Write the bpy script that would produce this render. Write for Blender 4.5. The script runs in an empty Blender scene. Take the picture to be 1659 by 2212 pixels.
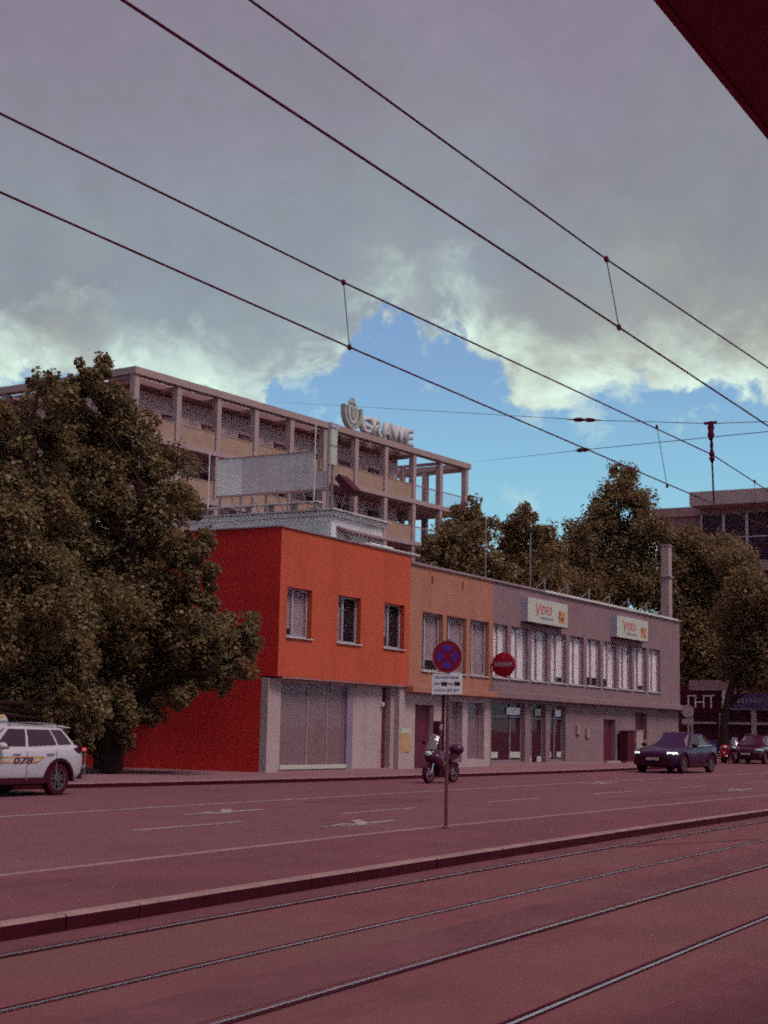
import bpy, bmesh, math, random
import numpy as np
from mathutils import Vector, Matrix
random.seed(7); rng = np.random.default_rng(7)
sc = bpy.context.scene
COL = sc.collection

# ------------------------------------------------------------------ camera
# solved from the photograph's vanishing points (pixels of a 1659 x 2212 copy of the photo)
F, CX, CY, HEYE, GRADE = 3330.0, 829.5, 1106.0, 1.7, 0.0035
def _camera_axes():
    tilt = math.atan(.0204); hy = 1580.0
    pitch = math.atan((hy - CY) * math.cos(tilt) / F)
    c, s = math.cos(tilt), math.sin(tilt)
    up = np.array([[c, s, 0], [-s, c, 0], [0, 0, 1]]) @ np.array([0, math.cos(pitch), math.sin(pitch)])
    v = np.array([2738. - CX, -(hy + .0204 * (2738 - CX) - CY), F])
    X = v - up * np.dot(v, up); X /= np.linalg.norm(X)
    Y = np.cross(up, X)
    if Y[2] < 0: Y = -Y
    return np.stack([X, Y, up])
M = _camera_axes(); EYE = np.array([0, 0, HEYE])
def ray(x, y):
    v = np.array([x - CX, -(y - CY), F]); return M @ (v / np.linalg.norm(v))
def on_ground(x, y, dz=0.0):
    r = ray(x, y); return EYE + r * (dz - HEYE) / (r[2] - GRADE * r[0])
def on_y(x, y, Y0): r = ray(x, y); return EYE + r * Y0 / r[1]
def on_x(x, y, X0): r = ray(x, y); return EYE + r * X0 / r[0]
def at_range(x, y, D): r = ray(x, y); return EYE + r * D / math.hypot(r[0], r[1])
cam = bpy.data.cameras.new('camera'); cam_o = bpy.data.objects.new('camera', cam); COL.objects.link(cam_o)
cam.sensor_fit = 'HORIZONTAL'; cam.sensor_width = 36; cam.lens = F / 1659 * 36
cam.clip_start = .05; cam.clip_end = 3000
mw = Matrix.Identity(4)
for i in range(3):
    mw[i][0], mw[i][1], mw[i][2], mw[i][3] = M[i, 0], M[i, 1], -M[i, 2], EYE[i]
cam_o.matrix_world = mw
sc.camera = cam_o

# ------------------------------------------------------------------ light and exposure
EXPO = 0.5
vs = sc.view_settings
vs.view_transform = 'Standard'; vs.look = 'None'; vs.gamma = 1; vs.use_curve_mapping = False; vs.exposure = EXPO
SUN_AZ, SUN_EL = math.radians(-99), math.radians(57)      # where the sun stands, from +X towards +Y
sun = bpy.data.lights.new('sun', 'SUN'); sun.energy = 1.5; sun.angle = math.radians(24); sun.color = (1, .93, .86)
so = bpy.data.objects.new('sun', sun); COL.objects.link(so); so.location = (0, -40, 60)
so.rotation_euler = Vector((-math.cos(SUN_AZ) * math.cos(SUN_EL), -math.sin(SUN_AZ) * math.cos(SUN_EL), -math.sin(SUN_EL))).to_track_quat('-Z', 'Y').to_euler()

def lin(r, g, b, k=1.0):
    f = lambda c: c / 12.92 if c <= .04045 else ((c + .055) / 1.055) ** 2.4
    return (f(r / 255) * k, f(g / 255) * k, f(b / 255) * k, 1)

class NT:                                                    # small node-tree writer
    def __init__(s, tree): s.t = tree; s.t.nodes.clear()
    def n(s, typ, **kw):
        o = s.t.nodes.new(typ)
        for k, v in kw.items():
            if isinstance(k, str) and hasattr(o, k): setattr(o, k, v)
        return o
    def l(s, a, b): s.t.links.new(a, b)
    def m(s, op, a, b=None, c=None, clamp=False):
        o = s.t.nodes.new('ShaderNodeMath'); o.operation = op; o.use_clamp = clamp
        for i, v in enumerate((a, b, c)):
            if v is None: continue
            if isinstance(v, (int, float)): o.inputs[i].default_value = v
            else: s.l(v, o.inputs[i])
        return o.outputs[0]
    def noise(s, vec, scale, detail=4, rough=.55, dist=0):
        o = s.t.nodes.new('ShaderNodeTexNoise'); o.inputs['Scale'].default_value = scale
        o.inputs['Detail'].default_value = detail; o.inputs['Roughness'].default_value = rough; o.inputs['Distortion'].default_value = dist
        if vec is not None: s.l(vec, o.inputs['Vector'])
        return o.outputs[0]
    def ramp(s, fac, stops, interp='LINEAR'):
        o = s.t.nodes.new('ShaderNodeValToRGB'); o.color_ramp.interpolation = interp
        e = o.color_ramp.elements
        while len(e) < len(stops): e.new(.5)
        for el, (p, c) in zip(e, stops): el.position = p; el.color = c
        if fac is not None: s.l(fac, o.inputs[0])
        return o.outputs[0]
    def mix(s, fac, a, b, typ='MIX'):
        o = s.t.nodes.new('ShaderNodeMix'); o.data_type = 'RGBA'; o.blend_type = typ
        for i, v in ((0, fac), (6, a), (7, b)):
            if isinstance(v, (int, float, tuple)): o.inputs[i].default_value = v
            else: s.l(v, o.inputs[i])
        return o.outputs[2]

def build_world():
    w = bpy.data.worlds.new('World'); sc.world = w; w.use_nodes = True
    T = NT(w.node_tree)
    out = T.n('ShaderNodeOutputWorld'); bg = T.n('ShaderNodeBackground'); bg.inputs[1].default_value = .1
    T.l(bg.outputs[0], out.inputs[0])
    tc = T.n('ShaderNodeTexCoord'); d = tc.outputs['Generated']
    sky = T.n('ShaderNodeTexSky'); sky.sky_type = 'NISHITA'; sky.sun_disc = False
    sky.sun_elevation = SUN_EL; sky.sun_rotation = math.radians(90) - SUN_AZ; sky.air_density = 1.1; sky.dust_density = .6
    sep = T.n('ShaderNodeSeparateXYZ'); T.l(d, sep.inputs[0])
    el = T.m('MULTIPLY', T.m('ARCSINE', sep.outputs[2]), 180 / math.pi)
    az = T.m('MULTIPLY', T.m('ARCTAN2', sep.outputs[1], sep.outputs[0]), 180 / math.pi)
    # lower edge of the cloud sheet: about 12.6 deg up, with a bay of clear sky reaching higher over the offices
    fc = T.n('ShaderNodeFloatCurve'); cv = fc.mapping.curves[0]
    pts = [(8, 12.7), (15.5, 12.75), (19.5, 13.0), (21.6, 12.9), (23.2, 12.35), (24.6, 13.1), (26.0, 14.4), (27.3, 15.3), (28.4, 15.0), (29.5, 15.5), (30.8, 15.1), (31.8, 13.6), (33.9, 13.3), (34.7, 12.2), (37, 12.3), (40, 12.6), (50, 12.6)]
    while len(cv.points) < len(pts): cv.points.new(.5, .5)
    for p_, (a_, e_) in zip(cv.points, pts): p_.location = ((a_ - 8) / 42, (e_ - 10) / 8)
    fc.mapping.update(); T.l(T.m('MULTIPLY_ADD', az, 1 / 42, -8 / 42, clamp=True), fc.inputs['Value'])
    edge = T.m('MULTIPLY_ADD', fc.outputs[0], 8, 10)
    edge = T.m('ADD', edge, T.m('MULTIPLY', T.m('SUBTRACT', T.noise(d, 6, 3, .5), .5), .8))
    mp = T.n('ShaderNodeMapping'); mp.inputs['Scale'].default_value = (1, 1, 1.35); mp.inputs['Location'].default_value = (.31, .12, .4); T.l(d, mp.inputs[0]); q = mp.outputs[0]
    warp = T.n('ShaderNodeTexNoise'); warp.inputs['Scale'].default_value = 9; warp.inputs['Detail'].default_value = 4; T.l(q, warp.inputs['Vector'])
    va = T.n('ShaderNodeVectorMath'); va.operation = 'MULTIPLY_ADD'; T.l(warp.outputs['Color'], va.inputs[0]); va.inputs[1].default_value = (.05, .05, .05); T.l(q, va.inputs[2]); qw = va.outputs[0]
    nz = T.noise(qw, 26, 10, .66, .2)
    fine = T.noise(qw, 48, 9, .7, .2)
    big = T.noise(qw, 8.5, 7, .6, .3)
    nb = T.noise(q, 4.5, 6, .58, .5)
    t0 = T.m('SUBTRACT', el, edge)
    t = T.m('ADD', t0, T.m('ADD', T.m('MULTIPLY', T.m('SUBTRACT', nz, .5), 4.6), T.m('MULTIPLY', T.m('SUBTRACT', T.noise(qw, 12, 5, .55, .3), .5), 4.4)))
    k = 10 / (2 ** EXPO)
    P = lambda deg: (deg + 2) / 16
    tn = T.m('MULTIPLY_ADD', t, 1 / 16, 2 / 16, clamp=True)            # t from -2 to 14 degrees
    t0c = T.m('SUBTRACT', el, T.m('MULTIPLY_ADD', edge, .35, 8.25))
    t2 = T.m('ADD', T.m('ADD', t0c, T.m('MULTIPLY', T.m('SUBTRACT', big, .5), 10.5)), T.m('MULTIPLY', T.m('SUBTRACT', fine, .5), 5.0))
    tc2 = T.m('MULTIPLY_ADD', t2, 1 / 16, 2 / 16, clamp=True)
    cloud = T.ramp(tc2, [(P(-1.5), lin(212, 228, 216, k)), (P(.2), lin(198, 210, 198, k)), (P(1.3), lin(176, 182, 173, k)), (P(2.8), lin(154, 158, 156, k)),
                         (P(5.0), lin(140, 144, 151, k)), (P(8.5), lin(139, 136, 149, k)), (P(13.5), lin(136, 129, 146, k))])
    thin = T.m('MULTIPLY', T.ramp(T.noise(q, 3.1, 5, .6, .4), [(.42, (0, 0, 0, 1)), (.58, (1, 1, 1, 1))]), T.m('MULTIPLY_ADD', el, -.085, 2.0, clamp=True))
    cloud = T.mix(T.m('MULTIPLY', thin, .7), cloud, lin(146, 166, 184, k))
    shade = T.m('ADD', T.m('MULTIPLY_ADD', nb, .36, .66), T.m('MULTIPLY', fine, .32))
    cc = T.n('ShaderNodeCombineColor'); [T.l(shade, cc.inputs[i_]) for i_ in range(3)]
    cloud = T.mix(1.0, cloud, cc.outputs[0], 'MULTIPLY')
    blue = T.ramp(T.m('DIVIDE', el, 20, clamp=True), [(0, lin(166, 214, 222, k)), (.3, lin(144, 206, 224, k)), (.5, lin(134, 190, 219, k)), (.66, lin(126, 166, 208, k)), (.8, lin(120, 154, 200, k)), (1, lin(114, 146, 196, k))])
    blue = T.mix(.12, blue, sky.outputs[0])
    mask = T.ramp(tn, [(P(-.75), (0, 0, 0, 1)), (P(.0), (1, 1, 1, 1))], 'EASE')
    # torn-off puffs inside the clear part
    wisp = T.m('ADD', T.m('MULTIPLY', T.noise(qw, 13, 8, .62, .2), .75), T.m('MULTIPLY', fine, .25))
    wsp = T.m('MULTIPLY', T.m('SUBTRACT', wisp, .52, clamp=True), 12, clamp=True)
    wl = T.m('MULTIPLY', wsp, T.m('MULTIPLY_ADD', el, .12, -.55, clamp=True))
    blue = T.mix(T.m('MULTIPLY', wl, .8), blue, lin(206, 230, 222, k))
    rim = T.ramp(tn, [(P(-.7), (.3, .3, .3, 1)), (P(.0), (1, 1, 1, 1)), (P(.5), (.75, .75, .75, 1)), (P(2.6), (0, 0, 0, 1))])
    rim = T.m('MULTIPLY', rim, T.m('MULTIPLY_ADD', T.noise(qw, 16, 8, .66, .3), 5.0, -2.0, clamp=True))
    cloud = T.mix(T.m('MULTIPLY', rim, .95), cloud, lin(226, 252, 238, k))
    c = T.mix(mask, blue, cloud)
    T.l(c, bg.inputs[0])
build_world()
sc.cycles.use_denoising = False                              # the photograph is grainy
sc.cycles.use_adaptive_sampling = True; sc.cycles.adaptive_threshold = .30; sc.cycles.adaptive_min_samples = 12
sc.cycles.pixel_filter_type = 'BLACKMAN_HARRIS'; sc.cycles.filter_width = 1.9
sc.cycles.max_bounces = 6; sc.cycles.transparent_max_bounces = 12

# ------------------------------------------------------------------ materials
MAT = {}
def mat(name, rgb, rough=.7, metal=0., var=.12, vscale=1.5, bump=0., bscale=40., spec=.12, stain=None, tint=None, coat=0., emit=0.):
    """procedural material: base colour (linear albedo), soft colour variation, fine relief"""
    if name in MAT: return MAT[name]
    m = bpy.data.materials.new(name); m.use_nodes = True; T = NT(m.node_tree)
    out = T.n('ShaderNodeOutputMaterial'); p = T.n('ShaderNodeBsdfPrincipled'); T.l(p.outputs[0], out.inputs[0])
    tc = T.n('ShaderNodeTexCoord'); v = tc.outputs['Object']
    base = (*rgb[:3], 1)
    if var:
        n1 = T.noise(v, vscale, 5, .6); n2 = T.noise(v, vscale * 14, 3, .6)
        f = T.m('ADD', T.m('MULTIPLY', n1, .65), T.m('MULTIPLY', n2, .35))
        lo = tuple(c * (1 - var * 2.2) for c in rgb[:3]) + (1,); hi = tuple(min(1, c * (1 + var * 2.2)) for c in rgb[:3]) + (1,)
        col = T.ramp(f, [(.28, lo), (.5, base), (.72, hi)])
        if tint is not None:
            col = T.mix(T.m('MULTIPLY', T.ramp(T.noise(v, vscale * .35, 4, .6), [(.42, (0, 0, 0, 1)), (.62, (1, 1, 1, 1))]), .8), col, (*tint[:3], 1))
        if stain:
            mp = T.n('ShaderNodeMapping'); mp.inputs['Scale'].default_value = stain; T.l(v, mp.inputs[0])
            s_ = T.ramp(T.noise(mp.outputs[0], 1, 6, .65), [(.5, (1, 1, 1, 1)), (.8, (.80, .78, .78, 1))])
            col = T.mix(1.0, col, s_, 'MULTIPLY')
        T.l(col, p.inputs['Base Color'])
        T.l(T.m('MULTIPLY_ADD', n2, .25, rough - .12, clamp=True), p.inputs['Roughness'])
    else:
        p.inputs['Base Color'].default_value = base; p.inputs['Roughness'].default_value = rough
    p.inputs['Metallic'].default_value = metal; p.inputs['Specular IOR Level'].default_value = spec
    if coat: p.inputs['Coat Weight'].default_value = coat; p.inputs['Coat Roughness'].default_value = .06
    if emit: p.inputs['Emission Color'].default_value = base; p.inputs['Emission Strength'].default_value = emit
    if bump:
        b = T.n('ShaderNodeBump'); b.inputs['Strength'].default_value = bump; b.inputs['Distance'].default_value = .02
        T.l(T.noise(v, bscale, 4, .65), b.inputs['Height']); T.l(b.outputs[0], p.inputs['Normal'])
    MAT[name] = m; return m
def glass(name, tint, clear=.6, rough=.03, body=None):
    """window pane: mirror of the sky over a see-through body"""
    m = bpy.data.materials.new(name); m.use_nodes = True; T = NT(m.node_tree)
    out = T.n('ShaderNodeOutputMaterial'); tr = T.n('ShaderNodeBsdfTransparent'); tr.inputs[0].default_value = (*tint, 1)
    df = T.n('ShaderNodeBsdfPrincipled'); df.inputs['Base Color'].default_value = (*(body or (.03, .015, .02)), 1); df.inputs['Roughness'].default_value = rough
    df.inputs['Specular IOR Level'].default_value = .14
    tc = T.n('ShaderNodeTexCoord'); b = T.n('ShaderNodeBump'); b.inputs['Strength'].default_value = .04; b.inputs['Distance'].default_value = .05
    T.l(T.noise(tc.outputs['Object'], 1.3, 2), b.inputs['Height']); T.l(b.outputs[0], df.inputs['Normal'])
    mx = T.n('ShaderNodeMixShader'); mx.inputs[0].default_value = 1 - clear
    T.l(tr.outputs[0], mx.inputs[1]); T.l(df.outputs[0], mx.inputs[2]); T.l(mx.outputs[0], out.inputs[0])
    MAT[name] = m; return m

asphalt = mat('asphalt', (.185,.070,.091), .82, var=.10, vscale=.5, bump=.5, bscale=90, tint=(.192, .070, .090), stain=(.07, 1.6, 1))
asphalt_med = mat('median_asphalt', (.176,.058,.071), .85, var=.10, vscale=.7, bump=.5, bscale=80, stain=(.07, 1.6, 1))
asphalt_trk = mat('track_asphalt', (.192,.060,.071), .8, var=.12, vscale=.6, bump=.5, bscale=80, tint=(.182, .072, .068), stain=(.07, 1.6, 1))
asphalt_dk = mat('worn_asphalt', (.158,.052,.062), .75, var=.14, vscale=.9, bump=.4, bscale=70)
paving = mat('paving', (.25,.115,.14), .85, var=.10, vscale=1.2, bump=.4, bscale=60)
platform_m = mat('platform_paving', (.17,.05,.065), .85, var=.12, vscale=1.4, bump=.4, bscale=60)
granite = mat('kerb_granite', (.30,.165,.165), .8, var=.16, vscale=3, bump=.4, bscale=50)
granite_shade = mat('kerb_shade', (.050,.0015,.009), .8, var=.2, vscale=3, bump=.4, bscale=50)  # darkened copy of the kerb granite, shade of the upright faces in its colour
paint_w = mat('road_paint', (.34,.25,.265), .7, var=.25, vscale=6, bump=.2, bscale=60)
steel = mat('rail_steel', (.74,.66,.69), .32, 1., var=.12, vscale=2)
groove = mat('rail_groove', (.050,.002,.010), .9, var=.1)
soil = mat('ground_soil', (.11, .06, .06), .95, var=.2, vscale=.2)
orange = mat('orange_render', (.52,.088,.050), .9, var=.055, vscale=1.1, bump=.6, bscale=55, stain=(1.6, 1.6, .2))
red = mat('red_render', (.60,.030,.031), .9, var=.06, vscale=.8, bump=.6, bscale=55, stain=(1.6, 1.6, .2))
brown = mat('brown_render', (.41,.163,.118), .9, var=.06, vscale=1., bump=.6, bscale=55, stain=(1.6, 1.6, .2))
grey_r = mat('grey_render', (.258,.150,.170), .9, var=.06, vscale=1., bump=.6, bscale=55, stain=(1.6, 1.6, .2))
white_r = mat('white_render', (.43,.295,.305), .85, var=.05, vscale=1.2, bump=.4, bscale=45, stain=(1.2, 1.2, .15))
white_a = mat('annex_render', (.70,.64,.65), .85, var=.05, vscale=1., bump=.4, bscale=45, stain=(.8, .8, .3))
frame_w = mat('window_frame', (.42, .33, .37), .5, var=.04, vscale=4)
frame_p = mat('shop_frame', (.24, .16, .22), .45, var=.05, vscale=4)
frame_d = mat('dark_frame', (.12,.022,.042), .5, var=.08, vscale=4)
sill_m = mat('sill_metal', (.50, .42, .44), .4, var=.06, vscale=5, spec=.5)
curtain_m = mat('curtain', (.88,.80,.84), .95, var=.05, vscale=3)
curtain_d = mat('curtain_grey', (.38,.265,.305), .95, var=.08, vscale=3)
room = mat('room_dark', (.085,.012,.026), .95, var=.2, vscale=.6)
door_m = mat('door_dark', (.12,.018,.04), .5, var=.1, vscale=3)
cap_m = mat('roof_cap', (.58, .48, .48), .45, var=.06, vscale=3, spec=.5)
cap_d = mat('roof_cap_grey', (.30, .185, .215), .5, var=.06, vscale=3)
roof_m = mat('flat_roof', (.16, .09, .10), .9, var=.12)
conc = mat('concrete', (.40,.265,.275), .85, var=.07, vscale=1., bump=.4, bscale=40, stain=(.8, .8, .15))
conc_d = mat('concrete_dark', (.33,.18,.195), .9, var=.08, vscale=.8, bump=.3, bscale=40)  # darker concrete for plinths, walls and slabs, also shades the beam underside
setback_m = mat('setback_wall', (.60,.37,.40), .9, var=.07, vscale=.8, bump=.3, bscale=40)
canopy_m = mat('canopy_paint', (.36,.055,.095), .8, var=.06, vscale=1.)
conc_l = mat('roof_beam_concrete', (.38,.245,.24), .85, var=.07, vscale=.8, bump=.3, bscale=40)
panel_m = mat('balcony_panel', (.38,.225,.18), .7, var=.08, vscale=1.2)
rail_m = mat('rail_cap', (.42, .25, .19), .6, var=.05)
dark_m = mat('dark_metal', (.075,.010,.022), .5, var=.15, vscale=6)
wire_m = mat('wire', (.09,.004,.022), .6, var=0)
galv = mat('galvanised', (.30, .22, .24), .45, .3, var=.08, vscale=6)
pole_m = mat('pole_grey', (.16,.045,.06), .5, .2, var=.1, vscale=5)
black = mat('black_rubber', (.060,.004,.016), .75, var=.1, vscale=8)
clad = mat('black_cladding', (.050,.004,.014), .6, var=.1, vscale=5)
car_white = mat('car_white', (.50,.42,.47), .28, var=.03, vscale=2, coat=.6)
car_dark = mat('car_dark_blue', (.038,.004,.042), .3, var=.06, vscale=2, coat=.35)
car_grey = mat('car_black', (.060,.010,.030), .25, var=.06, vscale=2, coat=1.)
alloy = mat('alloy_wheel', (.13,.085,.10), .35, .6, var=.1, vscale=9)
chrome = mat('chrome', (.60, .58, .62), .18, 1., var=0)
tail_red = mat('tail_lamp', (.75, .10, .12), .25, var=0, emit=.12)
lamp_w = mat('head_lamp_lit', (.90, 1., .92), .2, var=0, emit=.6)
lamp_glass = mat('lamp_glass', (.55, .58, .60), .15, var=0)
amber = mat('amber_lamp', (.75, .28, .12), .3, var=0)
plate_m = mat('number_plate', (.42, .33, .35), .5, var=.05, vscale=20)
sign_w = mat('sign_white', (.48,.44,.385), .5, var=.04, vscale=4)
sign_edge = mat('sign_edge', (.40, .34, .44), .5, var=.04)
sign_red = mat('sign_red', (.30,.005,.022), .45, var=.05, vscale=8)
sign_blue = mat('sign_blue', (.120, .030, .270), .45, var=.05, vscale=8)
ink_red = mat('ink_red', (.50, .11, .10), .6, var=.06, vscale=10)
ink_grey = mat('ink_grey', (.28, .20, .25), .6, var=.06, vscale=10)
ink_orange = mat('ink_orange', (.55, .235, .09), .6, var=.22, vscale=9)
ink_yellow = mat('ink_yellow', (.46,.27,.13), .6, var=.2, vscale=9)
ink_purple = mat('ink_purple', (.070, .010, .090), .5, var=0)
ink_dark = mat('ink_dark', (.070, .006, .022), .6, var=0)
blue_sign = mat('shop_blue', (.115, .060, .210), .5, var=.15, vscale=2)
shield_g = mat('emblem_green', (.33,.30,.27), .6, var=.1, vscale=3)
letter_m = mat('letter_grey', (.56,.49,.52), .5, var=.05, vscale=3)
bike_red = mat('scooter_red', (.45, .02, .045), .3, var=.05, coat=.6)
bike_dark = mat('bike_dark', (.075,.008,.035), .3, var=.1, vscale=6, coat=.5)
screen_m = mat('windscreen', (.16,.12,.145), .15, var=.04, spec=.7)
bark = mat('bark', (.045,.018,.017), .9, var=.25, vscale=4, bump=.6, bscale=25)
def leaf_mat(name, rgb):
    m = bpy.data.materials.new(name); m.use_nodes = True; T = NT(m.node_tree)
    out = T.n('ShaderNodeOutputMaterial'); d = T.n('ShaderNodeBsdfDiffuse'); tr = T.n('ShaderNodeBsdfTranslucent'); gl = T.n('ShaderNodeBsdfGlossy'); gl.inputs['Roughness'].default_value = .45
    g = T.n('ShaderNodeNewGeometry'); f = g.outputs['Random Per Island']
    lo = tuple(c * .75 for c in rgb) + (1,); hi = tuple(c * 1.25 for c in rgb) + (1,)
    col = T.ramp(f, [(0, lo), (.6, (*rgb, 1)), (1, hi)])
    T.l(col, d.inputs[0]); T.l(col, tr.inputs[0]); gl.inputs[0].default_value = (.6, .55, .5, 1)
    a = T.n('ShaderNodeMixShader'); a.inputs[0].default_value = .45; T.l(d.outputs[0], a.inputs[1]); T.l(tr.outputs[0], a.inputs[2])
    b = T.n('ShaderNodeMixShader'); b.inputs[0].default_value = .02; T.l(a.outputs[0], b.inputs[1]); T.l(gl.outputs[0], b.inputs[2])
    T.l(b.outputs[0], out.inputs[0]); return m
leafA = [leaf_mat('leaf_olive', (.220, .150, .072)), leaf_mat('leaf_dark', (.195, .088, .060)), leaf_mat('leaf_light', (.27, .200, .105))]
leafB = [leaf_mat('leaf_far_olive', (.240, .150, .076)), leaf_mat('leaf_far_dark', (.215, .100, .070)), leaf_mat('leaf_far_light', (.27, .185, .092))]
pane_up = glass('pane_upper', (.98, .96, .97), .93, body=(.22, .12, .16))
pane_shop = glass('pane_shop', (.75, .64, .68), .34, body=(.30, .165, .200))
pane_dark = glass('pane_dark', (.6, .5, .55), .35, body=(.10, .022, .040))
car_glass = mat('car_glass', (.035, .008, .016), .06, var=0, spec=1.)
screen_glass = mat('car_windscreen', (.20, .135, .155), .08, var=0, spec=.9)

# ------------------------------------------------------------------ mesh helpers
class B:
    def __init__(s): s.v = []; s.f = []; s.mi = []; s.cur = 0
    def add(s, vs_, fs):
        o = len(s.v); s.v += [tuple(map(float, p)) for p in vs_]; s.f += [tuple(i + o for i in f) for f in fs]; s.mi += [s.cur] * len(fs); return s
    def box(s, x0, x1, y0, y1, z0, z1):
        return s.add([(x, y, z) for z in (z0, z1) for y in (y0, y1) for x in (x0, x1)],
                     [(0, 2, 3, 1), (4, 5, 7, 6), (0, 1, 5, 4), (2, 6, 7, 3), (0, 4, 6, 2), (1, 3, 7, 5)])
    def quad(s, a, b, c, d): return s.add([a, b, c, d], [(0, 1, 2, 3)])
    def prism(s, poly, axis, a, b):
        """extrude a 2D outline along an axis ('x','y','z') from a to b"""
        n = len(poly)
        P = {'x': lambda p, t: (t, p[0], p[1]), 'y': lambda p, t: (p[0], t, p[1]), 'z': lambda p, t: (p[0], p[1], t)}[axis]
        return s.add([P(p, a) for p in poly] + [P(p, b) for p in poly],
                     [tuple(range(n))[::-1], tuple(range(n, 2 * n))] + [(i, (i + 1) % n, n + (i + 1) % n, n + i) for i in range(n)])
    def tube(s, pts, r, n=8, caps=True):
        pts = [Vector(p) for p in pts]; rs = r if isinstance(r, (list, tuple)) else [r] * len(pts)
        vs_, fs = [], []
        for i, p in enumerate(pts):
            d = (pts[min(i + 1, len(pts) - 1)] - pts[max(i - 1, 0)]).normalized()
            a = d.orthogonal().normalized() if i == 0 else (a - d * a.dot(d)).normalized()
            b = d.cross(a)
            vs_ += [p + (a * math.cos(2 * math.pi * k / n) + b * math.sin(2 * math.pi * k / n)) * rs[i] for k in range(n)]
        for i in range(len(pts) - 1):
            fs += [(i * n + k, i * n + (k + 1) % n, (i + 1) * n + (k + 1) % n, (i + 1) * n + k) for k in range(n)]
        if caps: fs += [tuple(range(n))[::-1], tuple((len(pts) - 1) * n + k for k in range(n))]
        return s.add(vs_, fs)
    def lathe(s, prof, n=20, axis='y', c=(0, 0, 0)):
        """spin (radius, along) pairs about an axis through c"""
        A = {'x': lambda r, h, t: (h, r * math.cos(t), r * math.sin(t)), 'y': lambda r, h, t: (r * math.cos(t), h, r * math.sin(t)), 'z': lambda r, h, t: (r * math.cos(t), r * math.sin(t), h)}[axis]
        vs_ = [Vector(A(r, h, 2 * math.pi * k / n)) + Vector(c) for r, h in prof for k in range(n)]
        fs = [(i * n + k, i * n + (k + 1) % n, (i + 1) * n + (k + 1) % n, (i + 1) * n + k) for i in range(len(prof) - 1) for k in range(n)]
        return s.add(vs_, fs)
    def ball(s, c, r, n=10, m=8):
        rx, ry, rz = r if isinstance(r, (tuple, list)) else (r, r, r)
        vs_ = [(c[0] + rx * math.sin(math.pi * i / m) * math.cos(2 * math.pi * k / n), c[1] + ry * math.sin(math.pi * i / m) * math.sin(2 * math.pi * k / n), c[2] + rz * math.cos(math.pi * i / m)) for i in range(m + 1) for k in range(n)]
        return s.add(vs_, [(i * n + k, (i + 1) * n + k, (i + 1) * n + (k + 1) % n, i * n + (k + 1) % n) for i in range(m) for k in range(n)])
    def loft(s, rings, closed=True, caps=True):
        n = len(rings[0]); fs = []
        for i in range(len(rings) - 1):
            fs += [(i * n + k, i * n + (k + 1) % n, (i + 1) * n + (k + 1) % n, (i + 1) * n + k) for k in range(n if closed else n - 1)]
        if caps: fs += [tuple(range(n))[::-1], tuple((len(rings) - 1) * n + k for k in range(n))]
        return s.add([p for r in rings for p in r], fs)
    def mesh(s, name, xf=None):
        me = bpy.data.meshes.new(name)
        v = [tuple(xf @ Vector(p)) for p in s.v] if xf is not None else s.v
        me.from_pydata(v, [], s.f); me.update()
        bm = bmesh.new(); bm.from_mesh(me); bmesh.ops.recalc_face_normals(bm, faces=bm.faces); bm.to_mesh(me); bm.free()
        if any(s.mi): me.polygons.foreach_set('material_index', s.mi)
        return me
def root_of(o):
    while o.parent is not None: o = o.parent
    return o
def put(name, b, material, parent=None, world=False, smooth=False, bevel=0., subsurf=0):
    """one mesh object; world=True: the coordinates are the place's own, turned into the thing's"""
    xf = None
    if world and parent is not None:
        r = root_of(parent); xf = (Matrix.Translation(r.location) @ r.rotation_euler.to_matrix().to_4x4()).inverted()
    me = b.mesh(name, xf) if isinstance(b, B) else b
    for m in (material if isinstance(material, (list, tuple)) else [material]): me.materials.append(m)
    o = bpy.data.objects.new(name, me); COL.objects.link(o); o.parent = parent
    if smooth: me.polygons.foreach_set('use_smooth', [True] * len(me.polygons)); me.set_sharp_from_angle(angle=math.radians(38))
    if bevel:
        md = o.modifiers.new('bevel', 'BEVEL'); md.width = bevel; md.segments = 2; md.limit_method = 'ANGLE'
    if subsurf:
        md = o.modifiers.new('smooth', 'SUBSURF'); md.levels = md.render_levels = subsurf
    return o
def tag(o, label=None, cat=None, group=None, kind=None):
    for k, v in (('label', label), ('category', cat), ('group', group), ('kind', kind)):
        if v: o[k] = v
    return o
def thing(name, label, cat, loc=(0, 0, 0), rotz=0., group=None):
    o = bpy.data.objects.new(name, None); COL.objects.link(o); o.location = loc; o.rotation_euler = (0, 0, rotz)
    o.empty_display_size = .2
    return tag(o, label, cat, group)
def copy_tree(o, parent=None):
    c = o.copy(); COL.objects.link(c); c.parent = parent
    for ch in list(o.children): copy_tree(ch, c)
    return c
def text_mesh(s, size, extrude=.0, bold=0., shear=0., align='LEFT'):
    cu = bpy.data.curves.new('lettering', 'FONT'); cu.body = s; cu.size = size; cu.extrude = extrude; cu.offset = bold; cu.shear = shear; cu.align_x = align
    cu.resolution_u = 3
    o = bpy.data.objects.new('lettering', cu); COL.objects.link(o)
    dg = bpy.context.evaluated_depsgraph_get(); me = bpy.data.meshes.new_from_object(o.evaluated_get(dg)); me.materials.clear()
    bpy.data.objects.remove(o); bpy.data.curves.remove(cu); return me
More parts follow.
